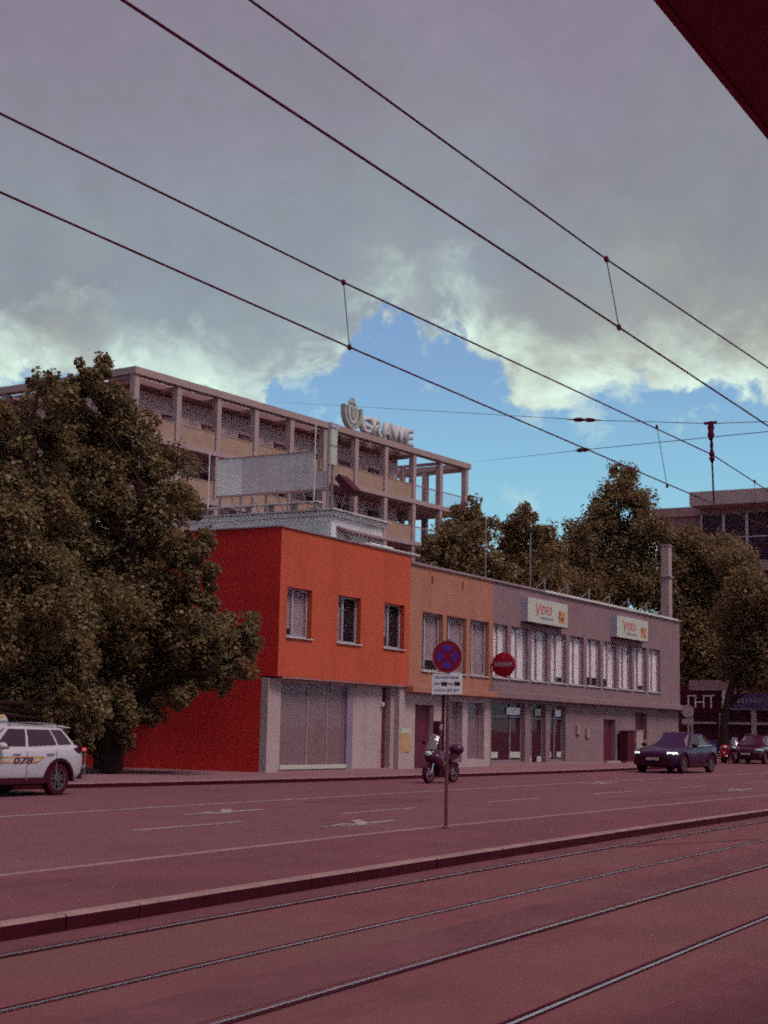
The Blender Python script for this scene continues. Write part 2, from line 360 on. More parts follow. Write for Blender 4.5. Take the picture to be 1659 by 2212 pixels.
def put_text(name, s, size, mtl, parent, loc, rot, extrude=.004, bold=0., shear=0., width=None, align='LEFT', height=None):
    me = text_mesh(s, size, extrude, bold, shear, align)
    xs = [v.co.x for v in me.vertices]; ys = [v.co.y for v in me.vertices]
    sx = width / (max(xs) - min(xs)) if width else 1; sy = height / (max(ys) - min(ys)) if height else 1
    x0 = min(xs) if width else 0; y0 = min(ys) if height else 0
    for v in me.vertices: v.co.x = (v.co.x - x0) * sx; v.co.y = (v.co.y - y0) * sy
    me.materials.append(mtl)
    o = bpy.data.objects.new(name, me); COL.objects.link(o); o.parent = parent; o.location = loc; o.rotation_euler = rot
    return o
def wall_holes(b, a0, a1, z0, z1, holes, y, t, axis='x'):
    """wall face on plane y (depth t behind it) with rectangular openings and their reveals"""
    P = (lambda a, d, z: (a, y + d, z)) if axis == 'x' else (lambda a, d, z: (y + d, a, z))
    A = sorted({a0, a1, *[h[0] for h in holes], *[h[1] for h in holes]}); Z = sorted({z0, z1, *[h[2] for h in holes], *[h[3] for h in holes]})
    for i in range(len(A) - 1):
        for j in range(len(Z) - 1):
            ca, cz = (A[i] + A[i + 1]) / 2, (Z[j] + Z[j + 1]) / 2
            if any(h[0] < ca < h[1] and h[2] < cz < h[3] for h in holes): continue
            for d in (0, t): b.quad(P(A[i], d, Z[j]), P(A[i + 1], d, Z[j]), P(A[i + 1], d, Z[j + 1]), P(A[i], d, Z[j + 1]))
    for h in list(holes) + [(a0, a1, z0, z1)]:
        c = [(h[0], h[2]), (h[1], h[2]), (h[1], h[3]), (h[0], h[3])]
        for k in range(4):
            p, q = c[k], c[(k + 1) % 4]
            b.quad(P(p[0], 0, p[1]), P(q[0], 0, q[1]), P(q[0], t, q[1]), P(p[0], t, p[1]))
    return b

# ------------------------------------------------------------------ the ground: street, tracks, pavements
def bend(x):                                                 # the street bends slightly to the right
    if x > 100: return bend(100) + (x - 100) * -.0933
    return .0547 * x - .00074 * x * x
def gz(x): return GRADE * x
XS = [-120, -90, -60, -40, -30, -20, -10] + list(range(-5, 60, 2)) + list(range(60, 140, 5)) + [150, 180, 220, 300]
def interp(pl):
    xs, ys = zip(*pl); return lambda x: float(np.interp(x, xs, ys))
def sheet(y0, y1, dz, xs=XS, b=None):
    b = b or B(); f0 = y0 if callable(y0) else (lambda x, k=y0: k + bend(x)); f1 = y1 if callable(y1) else (lambda x, k=y1: k + bend(x))
    vs_ = []
    for x in xs: vs_ += [(x, f0(x), gz(x) + dz), (x, f1(x), gz(x) + dz)]
    return b.add(vs_, [(2 * i, 2 * i + 2, 2 * i + 3, 2 * i + 1) for i in range(len(xs) - 1)])
def band(y0, y1, z0, z1, xs, b=None):
    """a solid strip following the street"""
    b = b or B(); f0 = y0 if callable(y0) else (lambda x, k=y0: k + bend(x)); f1 = y1 if callable(y1) else (lambda x, k=y1: k + bend(x))
    return b.loft([[(x, f0(x), gz(x) + z0), (x, f1(x), gz(x) + z0), (x, f1(x), gz(x) + z1), (x, f0(x), gz(x) + z1)] for x in xs])
FAR = interp([(-120, 24), (-40, 27.2), (22, 27.0), (30, 26.6), (36, 25.7), (42, 25.0), (58, 24.3), (74, 24.3), (79, 24.8), (82, 27.3), (86, 28.6), (130, 28.6), (300, 14)])
MED = interp([(-120, -6), (-30, 9.0), (0, 10.95), (12.2, 11.4), (20.9, 11.75), (40, 11.45), (60, 10.6), (80, 9.2), (100, 7.4), (300, -11.5)])
b = B(); b.add([(x, y, gz(x) - .06) for x, y in ((-600, -600), (900, -600), (900, 900), (-600, 900))], [(0, 1, 2, 3)])
tag(put('ground', b, soil), kind='structure')
road = tag(put('road', sheet(MED, FAR, 0), asphalt), kind='structure')
tag(put('track_bed', sheet(-8, 8.14, 0), asphalt_trk), kind='structure')
put('worn_strip', sheet(5.02, 5.66, .004, [x for x in XS if -20 < x < 120]), asphalt_dk, bpy.data.objects['track_bed'])
put('worn_strip', sheet(7.72, 8.12, .004, [x for x in XS if -20 < x < 120]), asphalt_dk, bpy.data.objects['track_bed'])
PLAT = interp([(-60, 4.6), (8.8, 3.40), (11.5, 3.20), (16, 2.95), (30, 2.6), (80, 1.5), (120, -2)])
plat = tag(put('platform', band(lambda x: -8, PLAT, -.05, .012, [x for x in XS if -60 <= x <= 100]), platform_m), kind='structure')
# median and its kerb stones
med = tag(put('median_pavement', band(lambda x: 8.30 + bend(x), lambda x: MED(x) - .15, -.05, .125, [x for x in XS if x <= 180]), asphalt_med), kind='structure')
def kerb(parent, f, x0, x1, w, z1, step, side=1, mtl=None):
    x = x0
    while x < x1 - .01:
        e = min(x + step, x1); g = .006; j = random.uniform(-.004, .004)
        bb = B(); ring = []
        for q in (x + g, e - g):
            y = f(q) + j; z = gz(q)
            a, c = (y, y + w * side)
            ring.append([(q, a, z - .08), (q, c, z - .08), (q, c, z + z1 + .004), (q, a + .015 * side, z + z1 + .004), (q, a, z + z1 - .012)])
        bb.loft(ring)
        o = put('kerb_stone', bb, [granite, granite_shade], parent)
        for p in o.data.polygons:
            if (abs(p.normal.y) > .8 or abs(p.normal.x) > .8) and mtl: p.material_index = 1  # upright faces take the shaded granite copy
        x = e
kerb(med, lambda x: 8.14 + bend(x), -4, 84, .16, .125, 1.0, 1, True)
kerb(med, lambda x: MED(x), -4, 84, .15, .125, 2.0, -1)
walk = tag(put('pavement', band(lambda x: FAR(x) + .15, lambda x: 75, -.05, .12, [x for x in XS if -60 <= x <= 140]), paving), kind='structure')
kerb(walk, lambda x: FAR(x), 10, 78, .15, .12, 1.0, 1, True)
# lane lines and arrows
def strip(name, off, x0, x1, w=.12, dz=.006):
    xs = list(np.arange(x0, x1, 1.5)) + [x1]
    return put(name, sheet(off - w / 2, off + w / 2, dz, xs), paint_w, road)
strip('lane_line', 18.62, -30, 140, .14)
put('edge_line', sheet(lambda x: MED(x) + .22, lambda x: MED(x) + .34, .006, [x for x in XS if -30 <= x <= 140]), paint_w, road)
for i in range(-3, 12): strip('lane_dash', 14.85, 19.6 + 6.6 * i, 22.8 + 6.6 * i, .12)
def arrow(x, off, bent=0):
    b = B(); w = .09; z = .007
    def q(pts): b.add([(px, off + bend(px) + py, gz(px) + z) for px, py in pts], [tuple(range(len(pts)))])
    q([(x, -w), (x + 2.6, -w), (x + 2.6, w), (x, w)])
    q([(x + .9, w + .05), (x - .35, 0), (x + .9, -w - .05)] if not bent else [(x + 1.2, .30), (x, 0.0), (x + 1.2, -.30)])
    if bent: q([(x + 1.35, w), (x + 2.0, w + .5), (x + 2.35, w + .5), (x + 1.75, w)])
    put('lane_arrow', b, paint_w, road)
for x, o, k in ((23.6, 16.72, 1), (22.5, 13.05, 1), (46.4, 17.9, 1), (45.2, 13.0, 1), (-2, 16.7, 1)): arrow(x, o, k)
for x0, off, ang in ((22.0, 6.35, .75),):                       # a sealed crack across the track
    b = B(); pts = [(x0 + t * 3.2, off + 1.15 * (1 - t) + random.uniform(-.03, .03)) for t in np.linspace(0, 1, 9)]
    for (xa, ya), (xb, yb) in zip(pts, pts[1:]): b.add([(xa, ya + bend(xa) - .018, gz(xa) + .005), (xb, yb + bend(xb) - .018, gz(xb) + .005), (xb, yb + bend(xb) + .018, gz(xb) + .005), (xa, ya + bend(xa) + .018, gz(xa) + .005)], [(0, 1, 2, 3)])
    put('sealed_crack', b, groove, bpy.data.objects['track_bed'])
for x0, x1, o0, o1 in ((29.5, 33.2, 16.3, 17.9), (37.0, 44.5, 12.6, 13.5), (14.5, 17.0, 16.0, 17.2)):
    put('repair_patch', sheet(o0, o1, .004, [x0, (x0 + x1) / 2, x1]), mat('patch_asphalt', (.165,.060,.079), .85, var=.12, vscale=1.2, bump=.5, bscale=80), road)
# tram rails
RX = [x for x in XS if -20 <= x <= 180]
for off, side, lab in ((7.63, 1, 'tram rail nearest to the dark median kerb'), (6.19, -1, 'thin tram rail second from the median kerb'),
                       (4.93, 1, 'shiny tram rail third from the median kerb'), (3.49, -1, 'shiny tram rail nearest to the platform edge')):
    t = thing('tram_rail', lab, 'rail', (0, off, 0), 0, 'tram rails')
    put('rail_head', band(off - .015, off + .015, -.04, .010, RX), steel, t, world=True)
    s = -1 if side > 0 else 1
    put('flange_groove', sheet(off + s * .017, off + s * .066, .007, RX), groove, t, world=True)
    put('rail_edge', sheet(off - s * .017, off - s * .034, .008, RX), groove, t, world=True)

# ------------------------------------------------------------------ low street building: orange corner block and the long grey wing
def window(parent, a0, a1, z0, z1, y, curtain=None, split=.42, fr=.06, pane=None, frame=None, sill=True, cut=1., trans=False, deep=.20):
    """frame with mullion > panes, curtain, sill; y is the wall face, the frame sits .20 behind it"""
    frame = frame or frame_w; pane = pane or pane_up; yf = y + deep
    m = a0 + (a1 - a0) * split
    b = B()
    b.box(a0, a0 + fr, yf, yf + .07, z0, z1).box(a1 - fr, a1, yf, yf + .07, z0, z1).box(a0 + fr, a1 - fr, yf, yf + .07, z0, z0 + fr * 1.4).box(a0 + fr, a1 - fr, yf, yf + .07, z1 - fr, z1)
    b.box(m - fr * .7, m + fr * .7, yf - .012, yf + .07, z0 + fr * 1.4, z1 - fr)
    zt = z1 - (z1 - z0) * .24
    if trans: b.box(a0 + fr, a1 - fr, yf - .006, yf + .066, zt - fr / 2, zt + fr / 2)
    w = put('window', b, frame, parent, world=True)
    for p, q in ((a0 + fr, m - fr * .7), (m + fr * .7, a1 - fr)):
        put('pane', B().box(p, q, yf + .03, yf + .04, z0 + fr * 1.4, z1 - fr), pane, w, world=True)
    if curtain:
        for p, q in ((a0 + .02, m), (m + .02, a1 - .02)):
            if random.random() > cut: continue
            zb = z0 + random.choice([.05, .05, .05, .3, .45]); n = max(4, int((q - p) / .06)); b = B(); fold = []
            for i in range(n + 1): fold.append((p + (q - p) * i / n, yf + .085 + .02 * math.sin(i * 1.9 + p)))
            b.add([(x_, y_, z) for x_, y_ in fold for z in (zb, z1 - .03)], [(2 * i, 2 * i + 2, 2 * i + 3, 2 * i + 1) for i in range(n)])
            put('curtain', b, curtain, w, world=True)
    if sill: put('sill', B().box(a0 - .04, a1 + .05, y - .07, yf, z0 - .045, z0 + .0), sill_m, w, world=True, bevel=.008)
    return w

YF = 28.5
ob = thing('orange_building', 'two-storey orange rendered corner building with red side wall and shop window', 'building', (47.6, 33.5, 0))
holes = [(43.5, 45.08, 4.8, 6.48), (46.8, 48.42, 4.8, 6.48), (50.15, 51.72, 4.8, 6.48)]
put('front_wall', wall_holes(B(), 43.354, 52.147, 3.45, 8.46, holes, YF, .3), orange, ob, world=True)
tag(put('side_wall', B().prism([(YF + .003, 3.453), (29.15, 3.453), (29.15, 0), (38.5, 0), (38.5, 8.457), (YF + .003, 8.457)], 'x', 43.05, 43.35), red, ob, world=True), 'red side wall in the shade of the tree')
put('front_wall_return', B().box(43.052, 43.354, YF, YF + .0025, 3.45, 8.46), orange, ob, world=True)
put('rear_wall', B().box(43.35, 52.1, 38.2, 38.5, 0, 8.4).box(51.85, 52.1, 28.9, 38.2, 3.3, 8.4), room, ob, world=True)
put('flat_roof', B().box(43.35, 51.85, 28.8, 38.2, 8.0, 8.2), roof_m, ob, world=True)
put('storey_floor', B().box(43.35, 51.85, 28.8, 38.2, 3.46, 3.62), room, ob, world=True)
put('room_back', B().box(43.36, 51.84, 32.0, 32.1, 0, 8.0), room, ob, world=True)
put('roof_cap', B().box(43.0, 52.6, YF - .06, YF + .36, 8.46, 8.505).box(43.0, 43.4, YF + .36, 38.5, 8.46, 8.505), [cap_d], ob, world=True)
put('metal_flashing', B().box(48.5, 52.75, YF - .075, YF + .3, 8.508, 8.56), cap_m, ob, world=True)
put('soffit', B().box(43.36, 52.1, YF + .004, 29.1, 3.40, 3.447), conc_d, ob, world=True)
for h in holes: window(ob, *h, YF, curtain=curtain_d, split=.40, cut=.9)
# its ground floor, set back under the orange storey
YG = 28.85
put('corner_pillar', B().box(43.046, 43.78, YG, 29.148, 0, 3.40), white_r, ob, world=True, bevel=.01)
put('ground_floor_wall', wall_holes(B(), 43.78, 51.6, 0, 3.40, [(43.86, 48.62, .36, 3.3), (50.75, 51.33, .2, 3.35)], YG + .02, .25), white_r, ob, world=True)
b = B(); 
for a in (43.86, 48.10): b.box(a, a + .07, YG + .10, YG + .17, .5, 3.3)
b.box(43.93, 48.1, YG + .10, YG + .17, 3.2, 3.3)
sw = put('shop_window', b, frame_p, ob, world=True)
for a, q in ((43.93, 45.62), (45.68, 46.95), (47.0, 48.10)): put('pane', B().box(a, q, YG + .12, YG + .13, .5, 3.2), pane_shop, sw, world=True)
for a in (45.63, 46.955): put('mullion', B().box(a, a + .045, YG + .09, YG + .16, .5, 3.2), rail_m, sw, world=True)
put('post', B().box(48.17, 48.60, YG - .01, YG + .2, .36, 3.3), frame_p, sw, world=True)
put('white_sill', B().box(43.84, 48.16, YG - .04, YG + .2, .36, .50), sign_w, sw, world=True, bevel=.01)
b = B(); n = 40
fold = [(43.9 + 3.3 * i / n, YG + .75 + .05 * math.sin(i * 1.3)) for i in range(n + 1)]
b.add([(x, y, z) for x, y in fold for z in (.5, 3.2)], [(2 * i, 2 * i + 2, 2 * i + 3, 2 * i + 1) for i in range(n)])
put('curtain', b, curtain_d, sw, world=True)
put('plinth', B().box(43.8, 51.58, YG - .005, YG + .019, 0, .345), conc_d, ob, world=True)
put('doorway', B().box(50.76, 51.32, YG + .20, YG + .26, .2, 3.34), door_m, ob, world=True)
put('grey_pier', B().box(51.335, 51.62, YG - .03, YG + .27, 0, 3.40), conc, ob, world=True)
put('white_pier', B().box(51.62, 52.147, 28.6, 28.9, 0, 3.40), white_r, ob, world=True)
put('notice_board', B().box(43.0, 43.049, 33.6, 36.1, 1.85, 2.75), blue_sign, ob, world=True)
# wall lamp of the doorway
put('wall_lamp', B().box(50.6, 50.72, YG - .12, YG + .02, 2.62, 2.78), lamp_glass, ob, world=True, bevel=.02)

gb = thing('grey_building', 'long low brown and grey rendered building with a row of tall windows', 'building', (68, 33.5, 0))
WB = [(53.2, 54.95), (55.27, 57.05), (57.41, 59.2)]; WG = [(59.62, 61.08)] + [(61.43 + 2.178 * k, 63.22 + 2.178 * k) for k in range(9)]
hz = lambda L: [(a, c, 4.08, 6.38) for a, c in L]
put('brown_wall', wall_holes(B(), 52.15, 59.60, 3.46, 8.16, hz(WB), YF + .01, .32), brown, gb, world=True)
put('grey_wall', wall_holes(B(), 59.602, 83.9, 3.46, 8.16, hz(WG), YF + .01, .32), grey_r, gb, world=True)
for x0, x1, m in ((51.98, 59.60, brown), (59.602, 84.22, grey_r)):
    put('ledge', B().box(x0, x1, YF - .30, YF + .30, 3.21, 3.457), m, gb, world=True, bevel=.012)
put('ledge_groove', B().box(52.0, 84.18, YF + .002, YF + .0095, 3.46, 3.50), conc_d, gb, world=True)
GH = [(52.92, 54.48, .2, 2.76), (55.62, 57.02, .5, 2.96), (57.48, 59.07, .62, 2.96)]
GG = [(59.75, 63.2, .5, 3.06), (63.8, 65.5, .3, 3.08), (66.0, 67.8, .5, 3.08), (72.6, 74.25, .3, 2.52), (77.1, 78.85, 1.55, 2.95)]
YH = 28.62
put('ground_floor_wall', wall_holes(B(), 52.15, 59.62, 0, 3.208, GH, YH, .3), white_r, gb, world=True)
put('ground_floor_wall', wall_holes(B(), 59.622, 83.95, 0, 3.208, GG, YH, .3), grey_r, gb, world=True)
put('end_wall', B().box(83.6, 83.9, 28.93, 40, 0, 3.2).box(83.58, 83.89, 28.83, 40, 3.46, 8.15), grey_r, gb, world=True)
put('rear_wall', B().box(52.2, 83.6, 39.7, 40, 0, 8.1), room, gb, world=True)
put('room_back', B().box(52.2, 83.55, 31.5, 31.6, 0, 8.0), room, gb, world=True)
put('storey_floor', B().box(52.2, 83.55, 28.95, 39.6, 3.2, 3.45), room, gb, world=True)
put('flat_roof', B().box(52.2, 83.55, 28.85, 39.7, 7.85, 8.05), roof_m, gb, world=True)
put('roof_cap', B().box(52.16, 61.9, YF - .07, YF + .36, 8.16, 8.25), cap_d, gb, world=True)
put('roof_cap', B().box(64.9, 83.45, YF - .10, YF + .36, 8.165, 8.275), cap_m, gb, world=True)
put('roof_cap', B().box(61.902, 64.898, YF - .07, YF + .36, 8.16, 8.25), cap_d, gb, world=True)
put('roof_cap', B().box(83.452, 84.0, YF - .07, YF + .36, 8.16, 8.23), cap_d, gb, world=True)
for a, c in WB: window(gb, a, c, 4.08, 6.38, YF + .01, curtain=curtain_d, split=.30, cut=.75)
for a, c in WG: window(gb, a, c, 4.08, 6.38, YF + .01, curtain=curtain_m, split=.5, fr=.045, cut=.95, deep=.15)
put('door', B().box(52.93, 54.47, YH + .2, YH + .26, .2, 2.75), door_m, gb, world=True)
for h in GH[1:]: window(gb, *h, YH, curtain=curtain_d, split=.93, fr=.05, pane=pane_shop, frame=frame_p, trans=True, sill=False)
for i, h in enumerate(GG[:3]):
    w = window(gb, *h, YH, split=(.66, .3, .5)[i], fr=.06, pane=pane_dark, frame=frame_p, trans=True, sill=False)
    z0 = h[2] + .05
    put('white_sticker', B().box(h[0] + .08, h[0] + (h[1] - h[0]) * .30, YH + .185, YH + .195, z0 + .12, z0 + .38), sign_w, w, world=True)
    put('white_sticker', B().box(h[0] + (h[1] - h[0]) * .66, h[1] - .1, YH + .185, YH + .195, z0 + .12, z0 + .38), sign_w, w, world=True)
    put('advert', B().box(h[0] + (h[1] - h[0]) * .55, h[1] - .15, YH + .184, YH + .194, 2.55, 2.86), (curtain_m if i != 1 else sign_w), w, world=True)
for h, n in ((GG[3], 'door'), (GG[4], 'shutter')): put(n, B().box(h[0] + .01, h[1] - .01, YH + .22, YH + .27, h[2], h[3] - .01), door_m, gb, world=True)
put('door_step', B().box(72.5, 74.3, YH - .25, YH - .002, .1, .48), conc, gb, world=True)
put('plinth', B().box(59.7, 83.9, YH - .02, YH - .001, 0, .46), conc_d, gb, world=True)
put('downpipe', B().tube([(55.2, YH - .06, .3), (55.2, YH - .06, 3.2)], .055, 8), dark_m, gb, world=True, smooth=True)
for x in (53.9, 56.6): put('vent', B().box(x, x + .10, YF - .004, YF + .008, 7.55, 7.85), dark_m, gb, world=True)
put('poster', B().box(51.75, 52.5, 28.585, 28.597, .95, 1.85), ink_yellow, ob, world=True)
put('poster', B().box(51.75, 52.5, 28.58, 28.5845, 1.65, 1.85), sign_w, ob, world=True)
for x, z in ((69.0, 1.75), (70.2, 1.6)): put('meter_box', B().box(x, x + .45, YH - .1, YH - .001, z, z + .45), conc_d, gb, world=True)
for k in range(7):                                              # roof rail posts with back stays
    x = 66.2 + 2.75 * k
    p = put('roof_post', B().box(x - .03, x + .03, 29.0, 29.06, 8.05, 8.95), galv, gb, world=True)
    put('stay', B().tube([(x, 29.03, 8.85), (x - .7, 29.6, 8.1)], .02, 5), galv, p, world=True)
for x, h in ((60.2, 11.0), (64.95, 10.9)):
    m_ = thing('roof_antenna', 'thin aerial rod on the roof ' + ('above the brown wall end' if x < 62 else 'where the pale roof edge begins'), 'antenna', (x, 29.2, 8.05), 0, 'roof aerial rods')
    put('rod', B().tube([(x, 29.2, 8.05), (x, 29.2, h)], .025, 6), galv, m_, world=True); put('foot', B().box(x - .12, x + .12, 29.08, 29.32, 8.05, 8.15), galv, m_, world=True)

# utility cabinets on the pavement
for x, w_, h_, m_, lab in ((74.45, 1.0, 1.55, room, 'dark utility cabinet against the grey wall beside the door'), (75.75, .95, 1.6, conc, 'pale utility cabinet on the pavement beside the dark car')):
    z = gz(x) + .12; c_ = thing('utility_cabinet', lab, 'cabinet', (x, 28.2, z))
    put('cabinet_body', B().box(x, x + w_, 28.05, 28.5, z + .08, z + h_), m_, c_, world=True, bevel=.015)
    put('cabinet_base', B().box(x + .03, x + w_ - .03, 28.08, 28.47, z, z + .08), conc_d, c_, world=True)
    put('cabinet_lid', B().box(x - .03, x + w_ + .03, 28.02, 28.53, z + h_ + .002, z + h_ + .05), m_, c_, world=True)
    put('door_seam', B().box(x + w_ / 2 - .008, x + w_ / 2 + .008, 28.044, 28.049, z + .12, z + h_ - .05), dark_m, c_, world=True)

# VIDEO sign boxes
for x0, x1, lab in ((62.42, 66.92, 'white shop sign box with red lettering above the middle of the window row'), (73.3, 77.8, 'white shop sign box with red lettering near the far end of the grey building')):
    s = thing('shop_sign', lab, 'sign', (x0, 28.17, 6.66), 0, 'white sign boxes on the grey wall')
    put('sign_box', B().box(0, x1 - x0, .012, .34, 0, 1.08), sign_edge, s)
    put('sign_face', B().box(.0, x1 - x0, -.004, .010, 0, 1.08), sign_w, s)
    put('frame', B().box(-.03, x1 - x0 + .03, -.012, .34, -.035, -.001), dark_m, s)
    R = (math.pi / 2, 0, 0)
    put_text('lettering', 'V', 1, ink_red, s, (.85, -.012, .30), R, .003, .02, .12, width=.55, height=.58)
    put_text('lettering', 'IDEO', 1, ink_red, s, (1.42, -.012, .42), R, .003, .015, .08, width=1.25, height=.40)
    put('subtitle', B().box(1.35, 2.85, -.009, -.0055, .20, .30), ink_grey, s)
    f = put('picture', B().box(3.42, 4.2, -.009, -.0055, .16, .70), ink_orange, s)
    b = B()
    for k in range(26): 
        cx, cz = random.uniform(3.48, 4.14), random.uniform(.2, .66); r = random.uniform(.03, .09)
        b.add([(cx + r * math.cos(a) * random.uniform(.6, 1.2), -.0115 - k * 2e-5, cz + r * math.sin(a)) for a in np.linspace(0, 2 * math.pi, 7)[:-1]], [tuple(range(6))]); b.cur = k % 3; 
    put('print', b, [ink_yellow, ink_red, ink_dark], f)
# projecting round red sign
rs = thing('round_shop_sign', 'round red projecting shop sign with pale lettering band on the brown wall edge', 'sign', (59.4, 27.9, 4.6))
put('disc', B().lathe([(0, -.07), (.48, -.07), (.515, -.05), (.515, .05), (.48, .07), (0, .07)], 32, 'x'), sign_red, rs, smooth=True)
put('bracket', B().box(-.03, .03, .49, .60, -.04, .04).box(-.02, .02, .47, .49, -.3, .3), dark_m, rs)
put('band', B().box(-.078, -.0715, -.42, .42, -.10, .12), mat('disc_band', (.30, .10, .13), .6, var=.1), rs)
b = B(); y = .37
while y > -.36:
    w = random.uniform(.03, .07); b.box(-.0815, -.0785, y - w, y, -.06 + random.uniform(0, .04), .08 - random.uniform(0, .04)); y -= w + random.uniform(.02, .04)
put('print', b, curtain_d, rs)
put('mark', B().box(-.078, -.0715, -.035, .035, .26, .44).box(-.078, -.0715, .03, .07, .36, .40), mat('disc_band', (.30, .10, .13)), rs)

# white plant room on the roof, with cooling units
an = thing('roof_plant_room', 'white rendered plant room on the roof behind the orange wall', 'plant room', (55.6, 36.5, 8.2))
put('wall', B().box(53.5, 57.8, 33.0, 40.2, 8.2, 10.45), white_a, an, world=True)
put('roof_edge', B().box(53.4, 57.95, 32.86, 40.3, 10.452, 10.66), white_a, an, world=True, bevel=.02)
put('roof_sheet', B().box(53.2, 58.05, 32.7, 40.35, 10.664, 10.72), cap_m, an, world=True)
put('door', B().box(54.6, 54.95, 32.94, 32.998, 8.4, 9.75), conc, an, world=True)
put('awning', B().prism([(32.55, 9.86), (33.0, 10.02), (33.0, 10.08), (32.55, 9.92)], 'x', 53.9, 57.9), cap_d, an, world=True)
for i, x in enumerate((55.7, 56.75)):
    a = thing('cooling_unit', ('first' if i == 0 else 'second') + ' cooling unit from the plant room door behind the orange wall', 'cooling unit', (x, 32.3, 8.2), 0, 'roof cooling units')
    put('case', B().box(x - .42, x + .42, 32.1, 32.5, 8.45, 9.5), curtain_m, a, world=True, bevel=.02)
    put('fan_grille', B().lathe([(0, -.215), (.34, -.215), (.36, -.2)], 18, 'y', (x, 32.3, 9.0)), dark_m, a, world=True)
    for q in (-.3, .3): put('leg', B().box(x + q - .04, x + q + .04, 32.15, 32.45, 8.2, 8.449), galv, a, world=True)
ob2 = thing('parapet_wall', 'pale low roof parapet behind the red side wall', 'parapet', (48, 39, 8.2))
put('wall', B().box(44.5, 53.35, 38.8, 39.1, 8.2, 9.7), white_a, ob2, world=True); put('coping', B().box(44.4, 53.38, 38.72, 39.18, 9.702, 9.78), cap_m, ob2, world=True)
# big hoarding on the plant room roof, its grey face turned along the street
hd = thing('roof_hoarding', 'large grey roof hoarding with a white end panel on steel legs', 'hoarding', (53.7, 36, 10.7))
def panel_(y0, y1, z0, z1, m, n='panel'): return put(n, B().box(53.62, 53.70, y0, y1, z0, z1), m, hd, world=True)
hoard = mat('hoarding_grey', (.52,.43,.46), .8, var=.05, vscale=2, stain=(.5, 1.5, .2)); panel_(34.08, 37.60, 12.37, 13.20, hoard); panel_(33.42, 37.60, 11.62, 12.365, hoard); tag(panel_(37.61, 38.92, 11.62, 13.2, white_a), 'white end panel')
put('frame', B().box(53.58, 53.74, 33.4, 38.95, 11.54, 11.61).box(53.6, 53.72, 34.06, 38.93, 13.205, 13.24), conc_d, hd, world=True)
for y in (33.8, 35.1, 36.4, 37.7, 38.8):
    put('leg', B().box(53.71, 53.79, y, y + .08, 10.72, 13.1), galv, hd, world=True)
    put('strut', B().tube([(53.76, y + .04, 12.6), (55.4, y + .04, 10.74)], .035, 6), galv, hd, world=True)
put('walkway', B().box(53.0, 53.5, 33.4, 39.4, 10.98, 11.03), cap_m, hd, world=True)
for y in np.arange(33.5, 39.4, 1.15): put('walkway_bracket', B().box(53.05, 53.45, y, y + .07, 10.722, 10.979), galv, hd, world=True)
fl = thing('flood_light', 'dark flood light box on an arm beside the hoarding', 'flood light', (53.3, 32.9, 11.5))
put('housing', B().prism([(32.2, 11.55), (32.95, 12.25), (33.15, 12.05), (32.5, 11.35)], 'x', 53.9, 54.6), dark_m, fl, world=True)
put('lens', B().prism([(32.95, 12.256), (33.15, 12.056), (33.17, 12.08), (32.97, 12.28)], 'x', 53.92, 54.58), sign_edge, fl, world=True)
put('arm', B().tube([(54.2, 33.0, 10.72), (54.2, 32.8, 11.3), (54.2, 32.75, 11.75)], .035, 6), galv, fl, world=True)
ws = thing('light_box_sign', 'narrow white panel sign standing on the roof next to the hoarding', 'sign', (53.9, 33.2, 10.72))
for z0, z1 in ((12.62, 13.38), (13.42, 14.12)): put('panel', B().box(53.50, 53.99, 33.10, 33.22, z0, z1), sign_w, ws, world=True)
put('top_panel', B().box(53.46, 54.05, 33.07, 33.25, 14.16, 14.36), sign_edge, ws, world=True)
put('post', B().box(53.52, 53.62, 33.221, 33.30, 10.72, 14.1).box(53.85, 53.95, 33.221, 33.30, 10.72, 14.1), galv, ws, world=True)
for (px, py, X_, z0, z1, lab) in ((825 / 1.8228, 0, 53.2, 10.5, 13.5, 'thin white pole left of the white hoarding end'), (1240 / 1.8228, 0, 53.3, 12.2, 14.4, 'thin white rod above the hoarding by the narrow sign')):
    y = on_x(px, 1000, X_)[1]; z0 = 8.2 if z0 < 11 else 10.72
    m_ = thing('roof_pole', lab, 'pole', (X_, y, z0)); put('rod', B().tube([(X_, y, z0), (X_, y, z1)], .03, 6), cap_m, m_, world=True); put('foot', B().box(X_ - .1, X_ + .1, y - .1, y + .1, z0, z0 + .06), galv, m_, world=True)

# ------------------------------------------------------------------ tall office building behind
AO = math.radians(-4.98)
of = thing('office_building', 'tall concrete office building with open balcony frames and brown parapets', 'building', (79.06, 64.37, 0), AO)
LU, LV = 42.6, 27.0
floors = [20.75 - 3.55 * i for i in range(6)]
cols = [(u, 0) for u in [0 + 4.215 * i for i in range(11)]] + [(0, v) for v in [4.2 * i for i in range(1, 6)]] + [(42.15, v) for v in (4.2, 8.4)]
for u, v in cols: put('column', B().box(u, u + .46, v + .04, v + .5, 0, 24.98), conc, of)
put('roof_beam', B().box(-.12, LU + .25, -.08, .62, 25.02, 25.5).box(-.12, .6, .621, LV, 25.02, 25.5).box(LU - .45, LU + .25, .621, 9.0, 25.02, 25.5), conc_l, of)
put('roof_beam_underside', B().box(-.05, LU + .18, .0, .55, 24.985, 25.017), conc_d, of)  # thin darker plate, shade under the beam put into its colour
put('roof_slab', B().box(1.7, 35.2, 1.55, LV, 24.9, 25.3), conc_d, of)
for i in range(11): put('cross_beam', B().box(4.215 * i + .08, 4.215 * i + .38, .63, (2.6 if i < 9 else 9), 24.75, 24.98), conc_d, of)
for i in range(1, 6): put('cross_beam', B().box(.63, 2.6, 4.2 * i + .08, 4.2 * i + .38, 24.75, 24.98), conc_d, of)
